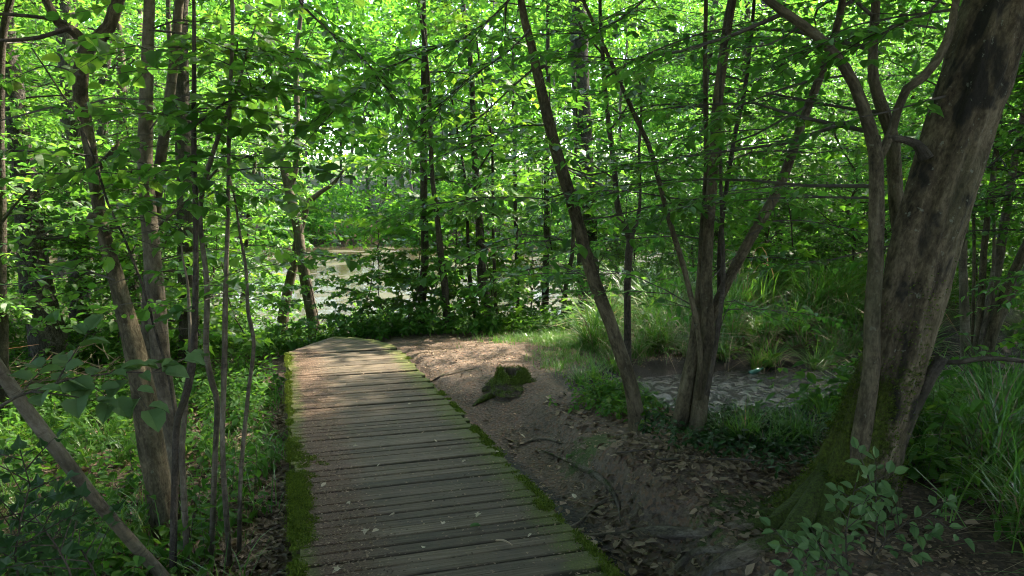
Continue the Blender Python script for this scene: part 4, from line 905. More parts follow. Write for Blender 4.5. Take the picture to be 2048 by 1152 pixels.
# ------------------------------------------------------------------ the wood beyond the pond
def far_wood():
    rng = np.random.default_rng(77); mb = MB(); pos = {k: [] for k in range(12)}
    spots = []
    for row, (y0, hlo, hhi) in enumerate(((60.4, 2.5, 5.5), (67, 13, 20), (73, 18, 27), (82, 24, 32), (94, 30, 38), (110, 34, 42))):
        for x in np.arange(-85, 86, 5.2 if row else 2.0):
            spots.append((x + rng.uniform(-2, 2), y0 + rng.uniform(-2, 2) * (1 if row else .4), rng.uniform(hlo, hhi), row))
    for y in np.arange(24, 64, 5.0):
        for sg in (-1, 1):
            for k in range(2): spots.append((sg * (38.5 + 6 * k + rng.uniform(-1.5, 1.5)), y + rng.uniform(-2, 2), rng.uniform(11, 20), 1))
    for x, y, h, row in spots:
        z0 = float(hgt(x, y)); rx = h * rng.uniform(.20, .30) + .8; nb = int(26 + h * 2.2) if row < 3 else int(26 + h * 1.6)
        lo = .05 if row < 2 else .2
        if row: tube(mb, np.array([[x, y, z0 - .3], [x + rng.normal(0, .3), y, z0 + h * .4], [x, y, z0 + h * .8]]), [.16, .12, .04], 5, 1, attrs=False, cap=False)
        for k in range(nb):
            f = rng.random(); hh = lo + (1 - lo) * f; w = rx * math.sqrt(max(.05, 1 - ((hh - .45) / .58) ** 2)); a = rng.uniform(0, 6.283); q = rng.random() ** .35
            pos[int(rng.integers(0, 6)) + (6 if row > 2 else 0)].append((x + math.cos(a) * w * q, y + math.sin(a) * w * q, z0 + hh * h, rng.uniform(.8, 1.5) * (.7 if row == 0 else 1)))
    for k, lst in pos.items():
        A = np.array(lst); place_up(mb, SP['far' if k < 6 else 'farther'][k % 6], A[:, :3], A[:, 3], rng, .3)
    return mb.build('far_woodland', [M['leaf_far'], M['twig']])
tag(far_wood(), 'sunlit wood of tall trees along the far shore of the pond', 'woodland', kind='stuff')

# ------------------------------------------------------------------ undergrowth, sedge, litter
RG = np.random.default_rng(17)
def scatter(n, box, mask):
    out = np.zeros((0, 2))
    while len(out) < n:
        p = np.c_[RG.uniform(box[0], box[1], n * 2), RG.uniform(box[2], box[3], n * 2)]
        out = np.vstack([out, p[RG.random(len(p)) < mask(p[:, 0], p[:, 1])]])
        if len(out) == 0: break
    out = out[:n]; return np.c_[out, hgt(out[:, 0], out[:, 1])]
def herbs(name, label, groups, leafm, cat='undergrowth'):
    mb = MB()
    for kind, P, lo, hi in groups:
        w = RG.integers(0, len(HERB[kind]), len(P)); sc = RG.uniform(lo, hi, len(P))
        for k, tm in enumerate(HERB[kind]):
            i = w == k; place_up(mb, tm, P[i], sc[i], RG, .22)
    return tag(mb.build(name, [M[leafm], M['twig']]), label, cat, kind='stuff')
def leftmask(x, y):
    s, t = st(x, y); return sm(-t, .06, .75 - .55 * sm(s, 4, 6.5)) * (.35 + .65 * sm(fbm(x * .8, y * .8, 5, 3), -.3, .3)) * (y < shore(x) - 1) * (hgt(x, y) > -1.15)
def wet(x, y): return sm(dist_poly(x, y, STREAM), 1.25, 1.7)
def bankmask(x, y): return sm(y, 10.75, 11.3) * (y < shore(x) + .2) * (x < 2.5)
def rightmask(x, y):
    s, t = st(x, y); return sm(t, 3.0, 3.8) * wet(x, y) * sm(x, 1.6, 2.2) * (.3 + .7 * sm(fbm(x * .8, y * .8, 15, 3), -.2, .3)) * (y < shore(x)) * (1 - .8 * (y < 6.6) * (x < 2.4)) * (1 - .75 * (y > 9) * (y < 12) * (x < 6.5))
herbs('undergrowth', 'low mixed green herbs and nettles filling the ground left of the boardwalk',
      [('nettle', scatter(1700, (-9, -.1, 2.2, 13), leftmask), .55, 1.15), ('low', scatter(2000, (-7, -.1, 1.8, 10), leftmask), .7, 1.4), ('nettle', scatter(650, (-18, -4, 8, 22), leftmask), .9, 1.7)], 'leaf_nettle')
herbs('nettle_bed', 'dense nettles along the pond bank behind the far end of the boardwalk',
      [('nettle', scatter(1000, (-7, 2.5, 10.7, 14.5), bankmask), .45, .95), ('mapling', scatter(300, (-7, 2.5, 10.8, 15.5), bankmask), .6, 1.6), ('low', scatter(700, (-7, 2.5, 10.7, 12.5), bankmask), .9, 1.8)], 'leaf_nettle', 'nettles')
herbs('undergrowth', 'shady green herbs under the trees right of the stream',
      [('nettle', scatter(1900, (1.6, 15, 4, 21), rightmask), .7, 1.5), ('low', scatter(900, (1.6, 6, 3, 12), rightmask), .8, 1.5)], 'leaf_nettle')
def patch(cx, cy, rx, ry): return lambda x, y: np.exp(-((x - cx) / rx) ** 2 - ((y - cy) / ry) ** 2)
herbs('nettle_patch', 'leafy nettle patch at the foot of the slanting tree', [('nettle', scatter(80, (-.2, 2, 5.2, 7.6), patch(.95, 6.5, .22, .4)), .4, .65), ('low', scatter(160, (-.2, 2, 5.2, 7.4), patch(.95, 6.3, .25, .4)), .6, 1.0)], 'leaf_nettle', 'nettles')
herbs('creeping_ivy', 'dark creeping leaves over the leaf litter between coppice and leaning hornbeam', [('low', scatter(420, (.9, 3.2, 4.3, 6.4), patch(1.75, 5.2, .65, .65)), .45, .9)], 'leaf_ivy', 'ivy')

def blades(mb, P, n, L=(.3, .6), w=.006, arch=.5, spread=.05, seg=4, lean=None, mi=0, rlo=0, rhi=1):
    """n arching grass blades from around each point of P"""
    m = len(P); base = np.repeat(P, n, 0) + RG.normal(0, spread, (m * n, 3)) * [1, 1, 0]; N_ = m * n
    a = RG.uniform(0, 6.283, N_); out = np.stack([np.cos(a), np.sin(a), np.zeros(N_)], -1)
    l = RG.uniform(L[0], L[1], N_); ar = arch * RG.uniform(.15, 1.5, N_); lean_ = RG.uniform(.0, .5, N_)
    side = np.stack([-np.sin(a), np.cos(a), np.zeros(N_)], -1) * w * RG.uniform(.6, 1.2, N_)[:, None]
    rows = []
    for k in np.linspace(0, 1, seg + 1):
        x = l * (lean_ * k + ar * k * k); z = l * (k - .55 * ar * k ** 2.4 * 1.1)
        c = base + out * x[:, None]; c[:, 2] += z - .01
        wk = (1 - k ** 2.2) if k < 1 else .03
        rows += [c - side * wk, c + side * wk]
    V = np.stack(rows, 1); nv = 2 * (seg + 1)
    F = np.array([[2 * i, 2 * i + 1, 2 * i + 3, 2 * i + 2] for i in range(seg)])
    Fa = (F[None] + (np.arange(N_) * nv)[:, None, None]).reshape(-1, 4)
    mb.add(V.reshape(-1, 3), [Fa], mi, np.repeat(RG.uniform(rlo, rhi, N_), seg))
def tussock(n, L, w, arch, dry=0):
    mb = MB(); blades(mb, np.zeros((1, 3)), n, L, w, arch, .07, 5)
    if dry: blades(mb, np.zeros((1, 3)), dry, (L[0] * .7, L[1] * .85), w * .8, 1.15, .08, 4, mi=1)
    return mb.mesh('sedge_tussock', [M['sedge'], M['straw']])
tmesh = [tussock(120, (.35, 1.0), .0075, .75, 48) for _ in range(3)] + [tussock(70, (.4, .8), .0085, .55, 6) for _ in range(3)]
def sedge(x, y, k, sc, label, group):
    o = link('sedge_tussock', tmesh[k]); o.location = (x, y, float(hgt(x, y)) - .01); o.rotation_euler = (RG.normal(0, .16), RG.normal(0, .16), RG.uniform(0, 6.28)); o.scale = (sc, sc, sc * RG.uniform(.85, 1.1))
    return tag(o, label, 'sedge', group)
for row, (n, y0, lab, grp, x0, x1, sc) in enumerate(((12, 9.30, 'drooping sedge tussock rooted low on the muddy far bank', 'sedge tussocks low on the far bank', 1.0, 5.4, .6), (13, 9.75, 'arching sedge tussock overhanging the far edge of the stream pool', 'sedge tussocks overhanging the pool', .9, 5.6, .9), (13, 10.6, 'upright sedge tussock in the second row above the stream pool', 'sedge tussocks above the pool', 1.1, 6.6, 1.08), (12, 11.6, 'sunlit sedge tussock at the back of the stream bank', 'sedge tussocks at the back of the bank', 1.4, 7.2, 1.1))):
    for k in range(n):
        x = x0 + (x1 - x0) * (k + RG.uniform(.1, .9)) / n; sedge(x, y0 + .12 * (x - 2) + RG.normal(0, .16), int(RG.integers(0, 3)), sc * RG.uniform(.8, 1.2), lab, grp)
for u, v, sc in ((1190, 762, .55), (1230, 742, .55), (1160, 770, .45), (1215, 790, .5)):
    p = ground(u, v); sedge(p[0], p[1], 3 + int(RG.integers(0, 3)), sc, 'green sedge tuft growing left of the slanting tree', 'sedge tufts left of the slanting tree')
for u, v, sc in ((1490, 890, .52), (1540, 900, .55), (1590, 890, .52), (1450, 880, .42), (1620, 890, .52), (1655, 850, .55), (1515, 870, .5), (1565, 875, .5)):
    p = ground(u, v); sedge(p[0], p[1], 3 + int(RG.integers(0, 3)), sc, 'sedge tuft on the near pool edge right of the coppice', 'sedge tufts on the near edge of the pool')
for x, y, sc in ((2.9, 4.3, .9), (3.3, 4.9, 1.0), (2.75, 5.2, .8), (3.7, 4.3, 1.0), (3.1, 5.8, .8), (3.9, 5.6, .9), (2.55, 3.5, .75), (2.85, 3.2, .8), (4.2, 6.4, .9), (3.2, 6.6, .8), (2.5, 2.9, .7), (4.6, 5.2, .9), (3.5, 3.7, .9)):
    sedge(x, y, int(RG.integers(0, 6)), sc, 'dark sedge clump in the shade right of the leaning hornbeam', 'sedge clumps right of the leaning hornbeam')
for u, v, sc in ((205, 900, .6), (240, 880, .55), (170, 930, .5), (250, 930, .5)):
    p = ground(u, v); sedge(p[0], p[1], 3, sc, 'grassy tuft behind the leaning pole, left of the crooked trunk', 'grassy tufts behind the leaning pole')
for u, v, sc in ((805, 672, .55), (790, 676, .5), (770, 674, .4), (820, 668, .5)):
    p = ground(u, v); sedge(p[0], p[1] + .35, 3, sc, 'sedge tuft at the far path edge before the pond', 'sedge tufts at the far path edge')
# flowering sedge with hanging yellow spikes
p = ground(1500, 652); fl = empty('flowering_sedge', (p[0], p[1] + .3, float(hgt(p[0], p[1] + .3)))); tag(fl, 'tall sedge with hanging yellow flower spikes catching the sun', 'sedge')
o = link('blades', tmesh[0], fl); o.scale = (1, 1, 1.15)
for k in range(12):
    a = RG.uniform(0, 6.283); h = RG.uniform(.75, 1.1); d = np.array([math.cos(a), math.sin(a), 0]); mb = MB()
    pts = [np.zeros(3), d * .06 + [0, 0, h * .6], d * .2 + [0, 0, h], d * .33 + [0, 0, h * .97], d * .39 + [0, 0, h * .84], d * .40 + [0, 0, h * .70]]
    C, r = smooth_path(pts, [.002, .002, .0022, .0045, .0065, .003], 14); tube(mb, C, r, 5, 0, attrs=False, rnd=.9); mb.build('flower_spike', [M['straw']], fl)

def grassmask(x, y):
    s, t = st(x, y); return np.clip(patch(.75, 10.3, .7, .6)(x, y) + .9 * patch(.9, 8.4, .4, .8)(x, y) + .7 * patch(1.0, 9.3, .5, .6)(x, y) + .5 * patch(1.2, 11.2, .8, .5)(x, y) + .25 * patch(-1.9, 6.2, .6, 1.8)(x, y) * (t < -.2), 0, 1) * (.35 + .65 * (fbm(x * 3, y * 3, 51, 2) > -.1)) * wet(x, y)
mb = MB(); blades(mb, scatter(1500, (-3, 2.6, 4, 11.6), grassmask), 7, (.04, .17), .0028, .5, .03, 3)
tag(mb.build('grass', [M['sedge']]), 'thin short grass on the verge and mound beside the path', 'grass', kind='stuff')
mb = MB(); lm = lambda x, y: leftmask(x, y) * (fbm(x * 1.3, y * 1.3, 61, 2) > .05)
blades(mb, scatter(420, (-6, -.2, 2.6, 10), lm), 9, (.15, .45), .0045, .6, .05, 4)
rm = lambda x, y: rightmask(x, y) * (y < 9); blades(mb, scatter(500, (1.6, 7, 2.6, 9), lambda x, y: sm(x - .25 * (y - 3), 1.9, 2.6) * wet(x, y)), 10, (.2, .6), .005, .7, .06, 4)
tag(mb.build('wild_grass', [M['sedge']]), 'loose long grass mixed into the shady undergrowth on both sides', 'grass', kind='stuff')

# leaf litter: curled dead leaves lying everywhere off the path, crumbs on path and planks
def litter(n, box, mask, size, name, label, m='dry', dz=.006, zf=None, flat=.35, parent=None):
    P = scatter(n, box, mask)
    if zf is not None: P[:, 2] = zf(P[:, 0], P[:, 1])
    V0, Fs = leaf_shape('oval'); V0 = (V0 - [0, .5, 0]) * [1.1, 1, 1]; V0[[2, 4], 2] += .12; V0[3, 2] += .10
    a = RG.uniform(0, 6.283, n); y = np.stack([np.cos(a), np.sin(a), RG.normal(0, flat, n)], -1); y = norm(y); z = norm(RG.normal(0, flat, (n, 3)) + [0, 0, 1]); z = norm(z - y * np.sum(z * y, 1, keepdims=True)); x = np.cross(y, z)
    B = np.stack([x, y, z], -1) * RG.uniform(size[0], size[1], n)[:, None, None]
    V = np.einsum('nij,vj->nvi', B, V0) + P[:, None]; V[..., 2] += dz
    mb = MB(); F = Fs[0]; mb.add(V.reshape(-1, 3), [(F[None] + (np.arange(n) * 6)[:, None, None]).reshape(-1, 4)], 0, np.repeat(RG.random(n) ** 1.5, 2))
    o = mb.build(name, [M[m]]); tag(o, label if parent is None else None, 'leaf litter' if parent is None else None, kind='stuff')
    if parent is not None: rebase(parent, o)
def offdeck(x, y): s, t = st(x, y); return ((t < -.03) | (t > 1.46) | (s > 11.3)) * 1.0
def litmask(x, y):
    s, t = st(x, y); return offdeck(x, y) * np.clip(.75 * (t < 0) * sm(-(-t), -2.5, 0) + .95 * patch(1.45, 4.85, .6, .5)(x, y) + .34 * patch(1.1, 3.8, .8, .6)(x, y) + .5 * patch(1.3, 6.0, .8, .4)(x, y), 0, 1) * wet(x, y)
litter(14000, (-4.5, 3.2, 2.2, 9), litmask, (.035, .085), 'leaf_litter', 'brown curled dead leaves lying over the forest floor beside the boardwalk')
litter(14000, (-2.5, 2.2, 2.6, 10.9), lambda x, y: offdeck(x, y) * sm(st(x, y)[1], 1.45, 1.6) * (.4 + .6 * sm(fbm(x * 2, y * 2, 71, 2), -.2, .3)) * wet(x, y), (.010, .032), 'leaf_crumbs', 'small reddish crumbs of dead leaf strewn along the earth path', flat=.2, dz=.003)
def decktop(x, y): return -DROP * st(x, y)[0] + .004
def onleft(x, y): s, t = st(x, y); return ((t > .05) & (t < 1.38) & (s < 9.7)) * np.clip(1.2 * np.exp(-((t - .24) / .17) ** 2) + .12 + .35 * np.exp(-((t - 1.25) / .12) ** 2), 0, 1)
litter(12000, (-3.2, 1.6, 2.6, 10), onleft, (.006, .020), 'leaf_crumbs', None, dz=.001, zf=decktop, flat=.15, parent=walk)

# ------------------------------------------------------------------ single leaves lying on the boardwalk
def leaf_object(shape, m, name='leaf'):
    mb = MB(); V, Fs = leaf_shape(shape); mb.add(curl(V, PR), Fs, 0, .5); return mb.mesh(name, [M[m]])
lm_pale = leaf_object('oval', 'pale_leaf', 'fallen_leaf'); lm_green = leaf_object('round', 'leaf_dusky', 'fallen_leaf'); lm_small = leaf_object('maple', 'pale_leaf', 'fallen_leaf')
for k, (u, v) in enumerate([(628, 786), (652, 968), (660, 878), (706, 896), (1040, 870), (930, 922), (735, 1062), (758, 1062), (1063, 1070), (885, 1052), (700, 1005), (790, 1030), (870, 885), (990, 905), (845, 1100), (960, 1030), (760, 930), (815, 810), (680, 1140), (1150, 1000)]):
    r = ray(u, v); n_ = np.array([DX[0] * DROP, DX[1] * DROP, 1]); kk = -CAMZ / (r @ n_); p = np.array([0, 0, CAMZ]) + r * kk
    o = link('fallen_leaf', lm_pale if k % 3 else lm_small); o.location = (p[0], p[1], p[2] + .010); o.rotation_euler = (RG.normal(0, .2), RG.normal(0, .2), RG.uniform(0, 6.28)); sc = RG.uniform(.03, .055); o.scale = (sc, sc, sc)
    tag(o, 'small pale dead leaf lying on the boardwalk planks', 'leaf', 'pale dead leaves on the boardwalk')
for (u, v, sc, lab) in ((1145, 915 + 0, .085, 'fresh green leaf lying near the mossy edge of the boardwalk'), (628, 1000, .0, ''), (940, 1058, .06, 'dark green leaf lying in the middle of the near planks')):
    if sc == 0: continue
    r = ray(u, v); kk = -CAMZ / (r @ n_); p = np.array([0, 0, CAMZ]) + r * kk
    o = link('fallen_leaf', lm_green); o.location = (p[0], p[1], p[2] + .012); o.rotation_euler = (.15, .1, 1.0 + u); o.scale = (sc * .7, sc, sc); tag(o, lab, 'leaf')
for (u, v, lab) in ((1268, 968, 'bright yellow leaf on the bank above the gully'), (1262, 994, 'second yellow leaf on the bank, nearer the gully roots')):
    p = ground(u, v); o = link('fallen_leaf', lm_pale); o.location = (p[0], p[1], p[2] + .02); o.rotation_euler = (.3, .2, u); o.scale = (.05,) * 3; tag(o, lab, 'leaf')

# ------------------------------------------------------------------ mossy stump
pS = ground(1022, 785); st_root = empty('mossy_stump', (pS[0], pS[1] + .15, float(hgt(pS[0], pS[1] + .15)))); st_root.scale = (.68, .68, .78); tag(st_root, 'low rotten tree stump covered in green moss on the earth path', 'stump')
mb = MB(); nth = 40; th = np.linspace(0, 6.283185, nth, endpoint=False); rings = []
prof = [(-.06, .40), (.0, .34), (.05, .28), (.10, .235), (.14, .215), (.18, .195), (.20, .16), (.185, .115), (.12, .085), (.07, .04)]
for i, (z, r) in enumerate(prof):
    rr = r * (1 + .16 * np.sin(3 * th + .7) * (1 - z) + .22 * fbm(np.cos(th) * 2 + 5, np.sin(th) * 2 + z * 4 + 5, 41, 3) + .20 * fbm(np.cos(th) * 5 + 5, np.sin(th) * 5 + z * 14, 43, 3))
    rim = .055 * fbm(np.cos(th) * 1.8 + 3, np.sin(th) * 1.8 + 3, 45, 3) * (z > .1)
    notch = np.exp(-((th - 4.9) / .42) ** 2)
    zz = z + rim - .13 * notch * (z > .15); rr = rr * (1 - .25 * notch * (z > .04) * (z < .28))
    rings.append(np.stack([rr * np.cos(th), rr * np.sin(th), zz], -1))
V = np.concatenate(rings); ii = np.arange(len(prof) - 1)[:, None] * nth; j = np.arange(nth)[None]; j2 = (j + 1) % nth
F = np.stack([ii + j, ii + j2, ii + nth + j2, ii + nth + j], -1).reshape(-1, 4)
mossv = .48 + .3 * (V[:, 2] > .09) - .9 * (np.arange(len(V)) >= 7 * nth)
mb.add(V, [F], bco=V * 1.0, moss=mossv); stump_body = mb.build('body', [M['stump']], st_root, smooth=True)
for a, L, r in ((3.6, .55, .075), (2.9, .30, .05), (.2, .22, .045)):
    pts = []
    for k in np.linspace(0, 1, 6):
        q = np.array([math.cos(a + .2 * k), math.sin(a + .2 * k)]) * (.12 + L * k); pts.append((q[0], q[1], float(hgt(st_root.location[0] + q[0], st_root.location[1] + q[1])) - st_root.location[2] + .05 * (1 - k) - .01))
    mb = MB(); C, rr = smooth_path(pts, np.linspace(r, .018, 6), 18); tube(mb, C, rr, 10, 0, .4, moss=lambda V: np.full(len(V), .55), rng=PR); mb.build('root', [M['stump']], st_root, smooth=True)
n = 9000; sel = RG.integers(nth, 7 * nth, n); p = V[sel] + RG.normal(0, .014, (n, 3)); d = norm(p * [1, 1, .5] / .25 + RG.normal(0, .5, (n, 3)) + [0, 0, .6]); x = norm(np.cross(d, RG.normal(0, 1, (n, 3)))) * .003
mb = MB(); mb.add(np.stack([p - x, p + x, p + d * RG.uniform(.008, .022, n)[:, None]], 1).reshape(-1, 3), [np.arange(3 * n).reshape(n, 3)], 0, RG.uniform(0, .8, n)); tag(mb.build('moss', [M['moss']], stump_body), kind='stuff')

# exposed roots and bank edge along the gully
for lab, uv, r in (('low grey root crossing the earth path near the gully head', [(1040, 890), (1065, 882), (1095, 880), (1125, 888)], [.006, .016, .018, .006]),
                   ('thick mossy root edging the gully bank', [(1085, 902), (1130, 920), (1172, 940), (1206, 962), (1232, 1000), (1242, 1045)], [.005, .015, .022, .020, .015, .005]),
                   ('thin root curling down the gully bank toward the planks', [(1215, 1000), (1185, 1020), (1160, 1045), (1120, 1062)], [.022, .018, .014, .008]),
                   ('wispy root on the slope above the mossy stump', [(860, 765), (885, 752), (920, 744), (950, 738)], [.008, .014, .012, .006])):
    T = Tree('exposed_root', lab, int(uv[0][0]), cat='root'); T.stem('root', None, None, 'bark_root', base=False, sides=10, wob=.6, step=.025, world=root_pts(uv, r, .004), moss=(lambda V: np.full(len(V), .42)) if 'mossy' in lab else None); T.done()

# dropped green bottle in the pool mud
pb = ground(1510, 764); bt = empty('glass_bottle', (pb[0], pb[1], STREAM_Z + .02)); tag(bt, 'small green bottle stuck in the mud of the stream pool', 'bottle')
mb = MB(); C = np.array([[x, 0, 0] for x in (-.09, -.088, -.06, .03, .055, .075, .11, .112)]); tube(mb, C, [.004, .026, .03, .03, .022, .011, .010, .012], 16, 0, attrs=False); bt_body = mb.build('body', [M['glass']], bt, smooth=True)
mb = MB(); tube(mb, np.array([[.10, 0, 0], [.116, 0, 0]]), [.0135, .0135], 14, 0, attrs=False); mb.build('neck_ring', [M['glass']], bt_body, smooth=True)
bt.rotation_euler = (0, -.25, .35)

# brush pile and loose sticks
pp = (-5.6, 9.0); br = empty('brush_pile', (*pp, float(hgt(*pp)))); tag(br, 'tangle of pale dead twigs heaped beneath the trees at the photo edge', 'brush pile')
for k in range(90):
    a = RG.uniform(0, 3.1416); L = RG.uniform(.5, 1.3); c = np.array([RG.normal(0, .45), RG.normal(0, .35), abs(RG.normal(.22, .16)) + .03]); d = np.array([math.cos(a), math.sin(a), RG.normal(0, .35)])
    mb = MB(); C, r = smooth_path([c - d * L / 2, c + RG.normal(0, .04, 3), c + d * L / 2], [.007, .006, .003], 6); tube(mb, C, r, 5, 0, attrs=False, rnd=RG.random()); mb.build('twig', [M['straw']], br)
for lab, (u, v), L, a in (('thin pale stick lying on the near planks of the boardwalk', (1008, 1090), .10, -.6), ('short pale stick lying in the gully mud by the planks', (1155, 1010), .16, -.7), ('long dark stick across the leaf litter below the coppice', (1440, 925), .75, -.12), ('thin bare stick on the bank under the coppice', (1310, 905), .5, .1)):
    p = ground(u, v) if u > 1100 else None
    if p is None: r = ray(u, v); p = np.array([0, 0, CAMZ]) + r * (-CAMZ / (r @ n_))
    mb = MB(); d = np.array([math.cos(a), math.sin(a), .02]); C, r = smooth_path([-d * L / 2, np.array([0, .01, .008]), d * L / 2], [.005, .005, .003], 6); tube(mb, C, r, 6, 0, attrs=False, rnd=.7)
    o = mb.build('fallen_stick', [M['straw' if 'pale' in lab else 'twig']]); o.location = (p[0], p[1], p[2] + .012); tag(o, lab, 'stick')

# ------------------------------------------------------------------ near foliage with single leaves
def leaf_parts(root, mesh, items):
    """items: world position, rotation 3x3, size"""
    for p, R, sz, par in items:
        o = link('leaf', mesh[int(abs(p[0] + p[2]) * 1e4) % 5], par)          # stem and twigs sit at the world origin under their root
        o.matrix_basis = Matrix([[R[i][0] * sz, R[i][1] * sz, R[i][2] * sz, p[i]] for i in range(3)] + [[0, 0, 0, 1]])
def frame(y, z):
    y = norm(np.asarray(y, float)); z = np.asarray(z, float); z = norm(z - y * (z @ y)); return np.stack([np.cross(y, z), y, z], -1)
def leafy_branch(name, label, cat, pts, Y, r, shape, m, size, n_side, seed, sl=(.25, .5), gap=.05, base=None, tilt=.25, barkm='bark_dark', up=(0, 0, 1)):
    rng = np.random.default_rng(seed); P = px_bough(pts, Y) if base is None else base
    root = empty(name, P[0]); tag(root, label, cat); items = []
    mb = MB(); tube(mb, P, np.linspace(r, .002, len(P)), 7, 0); stem_o = mb.build('stem', [M[barkm]], smooth=True); rebase(root, stem_o)
    ln = np.concatenate([[0], np.cumsum(np.linalg.norm(np.diff(P, axis=0), axis=1))])
    def along(Q, l0, par):
        l = np.concatenate([[0], np.cumsum(np.linalg.norm(np.diff(Q, axis=0), axis=1))]); d = l0; sg = 1
        while d < l[-1] + .01:
            p = np.array([np.interp(d, l, Q[:, i]) for i in range(3)]); i = min(max(np.searchsorted(l, d), 1), len(Q) - 1); t = norm(Q[i] - Q[i - 1])
            sd_ = norm(np.cross(t, up)) * sg; y = norm(t * .55 + sd_ * .85 + rng.normal(0, .12, 3)); z = np.array(up) + rng.normal(0, tilt, 3)
            items.append((p + y * .008, frame(y, z), size * rng.uniform(.6, 1.2), par)); sg = -sg; d += gap * rng.uniform(.8, 1.25)
        t = norm(Q[-1] - Q[-2]); items.append((Q[-1], frame(t, np.array(up) + rng.normal(0, tilt, 3)), size, par))
    for k in range(n_side):
        d = ln[-1] * (.2 + .78 * (k + rng.random() * .6) / n_side); p = np.array([np.interp(d, ln, P[:, i]) for i in range(3)]); i = min(max(np.searchsorted(ln, d), 1), len(P) - 1); t = norm(P[i] - P[i - 1])
        q = norm(t * .7 + norm(np.cross(t, up)) * (1 if k % 2 else -1) * rng.uniform(.5, 1.0) + rng.normal(0, .12, 3)); l = rng.uniform(*sl); Q = np.array([p + q * l * f + np.array([0, 0, -.12 * l * f * f]) for f in (0, .35, .7, 1)])
        mb = MB(); tube(mb, Q, np.linspace(.0032, .0012, 4), 4, 0); tw = mb.build('twig', [M['bark_dark']]); rebase(root, tw); along(Q, .04, tw)
    along(P, ln[-1] * .35, stem_o)
    leaf_parts(root, [leaf_object(shape, m) for _ in range(5)], items[:300]); return root
lb_ = leafy_branch
lb_('hazel_branch', 'pale dusty hazel spray reaching in low from the photo edge', 'branch', [(-60, 850), (40, 790), (130, 760), (230, 745), (330, 745)], [2.2, 2.25, 2.35, 2.45, 2.5], .006, 'round', 'leaf_dusky', .078, 7, 501, (.12, .28), .05, tilt=.22, up=(0, -.22, .97))
lb_('hornbeam_branch', 'dark leafy bough hanging across the top centre of the picture', 'branch', [(1070, -60), (980, 40), (900, 90), (820, 110), (740, 170), (660, 215)], [4.6, 4.4, 4.3, 4.2, 4.1, 4.0], .010, 'oval', 'leaf', .078, 20, 502, (.3, .65), .050, tilt=.22)
lb_('hornbeam_branch', 'drooping leafy bough left of the slanting tree top', 'branch', [(1060, 60), (1010, 110), (960, 140), (900, 190), (850, 250)], [4.9, 4.7, 4.5, 4.4, 4.3], .008, 'oval', 'leaf', .075, 14, 503, (.25, .5), .050, tilt=.25)
lb_('hornbeam_branch', 'leafy bough reaching down from the top between crooked tree and path', 'branch', [(560, -60), (620, 30), (690, 90), (740, 130), (790, 200)], [4.2, 4.1, 4.0, 3.9, 3.9], .008, 'oval', 'leaf', .075, 14, 504, (.25, .5), .052)
lb_('hazel_branch', 'sunlit round-leaved hazel spray above the boardwalk at left of centre', 'branch', [(380, 260), (450, 205), (520, 175), (590, 170), (650, 185)], [4.2, 4.2, 4.1, 4.0, 4.0], .007, 'round', 'leaf_hazel', .074, 14, 505, (.2, .45), .05)
lb_('hazel_branch', 'hazel spray over the twin stems near the top edge', 'branch', [(300, 60), (380, 70), (460, 100), (540, 95), (600, 120)], [4.5, 4.4, 4.2, 4.1, 4.0], .007, 'round', 'leaf_hazel', .074, 14, 506, (.2, .5), .05)
lb_('hornbeam_branch', 'dark bough crossing the top right near the leaning hornbeam', 'branch', [(1920, -40), (1850, 30), (1760, 60), (1680, 70), (1600, 110)], [3.4, 3.4, 3.4, 3.4, 3.4], .008, 'oval', 'leaf', .080, 14, 507, (.25, .5), .052)
lb_('hornbeam_branch', 'leafy bough at the top right of centre above the coppice', 'branch', [(1330, -60), (1290, 0), (1240, 40), (1170, 70), (1100, 60)], [4.4, 4.3, 4.2, 4.1, 4.0], .008, 'oval', 'leaf', .078, 14, 508, (.25, .5), .052)
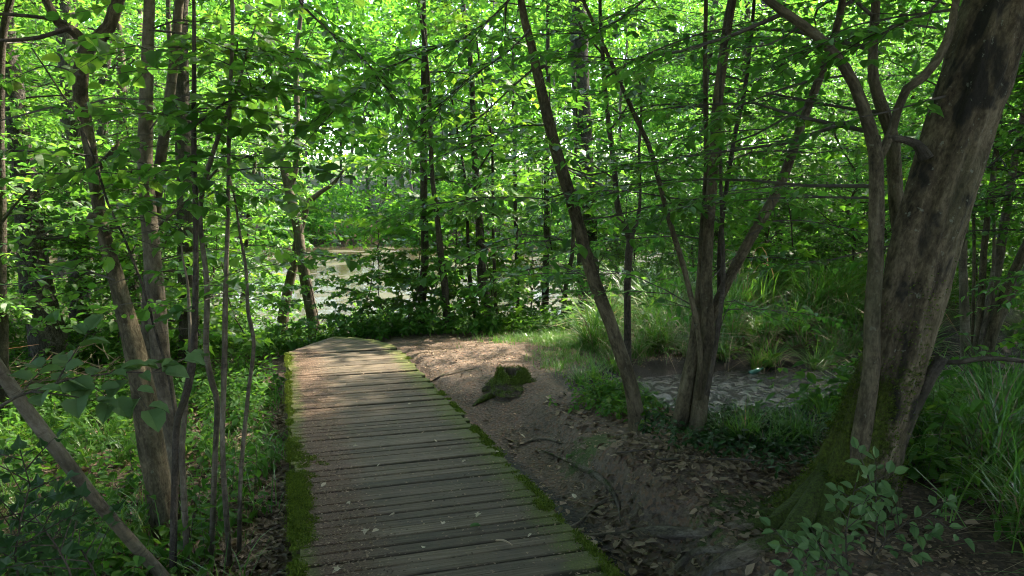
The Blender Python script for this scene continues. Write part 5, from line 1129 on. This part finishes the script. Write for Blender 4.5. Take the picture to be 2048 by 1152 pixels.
# bramble in front of the big trunk
for i, (lab, u, v, uv, ) in enumerate((('dusty green bramble shoot before the mossy foot of the leaning hornbeam', 1690, 1120, [(1700, 1150), (1690, 1080), (1700, 1020), (1712, 965)]), ('low bramble spray spreading left of the trunk foot at the bottom edge', 1620, 1140, [(1690, 1170), (1650, 1120), (1600, 1095), (1560, 1090)]),
                                       ('bramble shoot spilling right of the trunk foot', 1800, 1100, [(1730, 1150), (1770, 1080), (1820, 1040), (1880, 1030)]), ('upper bramble spray leaning against the hornbeam bark', 1720, 1000, [(1745, 1110), (1755, 1040), (1750, 985), (1735, 950)]), ('bramble sprig at the very bottom edge below the trunk', 1700, 1150, [(1720, 1190), (1705, 1150), (1660, 1125), (1640, 1115)]))):
    lb_('bramble', lab, 'bramble', uv, [3.25, 3.2, 3.15, 3.12], .004, 'oval', 'leaf_dusky', .062, 8, 520 + i, (.08, .2), .042, tilt=.35, up=(0, -.55, .83))
for i, (lab, uv, Y) in enumerate((('dark broad-leaved ivy bush in the bottom left corner', [(40, 1180), (30, 1080), (60, 980), (40, 900)], 2.7), ('ivy shoots lying over the ground at the bottom left', [(150, 1180), (130, 1120), (90, 1060), (50, 1010)], 2.75), ('trailing ivy stem under the leaning pole foot', [(200, 1170), (170, 1110), (140, 1080), (100, 1060)], 2.9))):
    lb_('ivy_bush', lab, 'ivy', uv, Y, .005, 'ivy', 'leaf_ivy', .062, 11, 540 + i, (.12, .3), .055, tilt=.45, up=(.1, -.5, .85))

# ------------------------------------------------------------------ alike things, unseen added trees too: say which one, counted across the photo
ORD = 'first second third fourth fifth sixth seventh eighth ninth tenth eleventh twelfth thirteenth fourteenth fifteenth sixteenth seventeenth eighteenth nineteenth twentieth'.split()
by = {}
for o in COL.objects:
    if o.parent is None and 'label' in o and 'group' in o: by.setdefault(o['label'], []).append(o)
for lab, L in by.items():
    if 1 < len(L) <= 20:
        L.sort(key=lambda o: o.location[0] / max(o.location[1], .1))
        for k, o in enumerate(L): o['label'] = f'{lab}, {ORD[k]} from the left' if k < len(L) - 1 else f'{lab}, rightmost one'
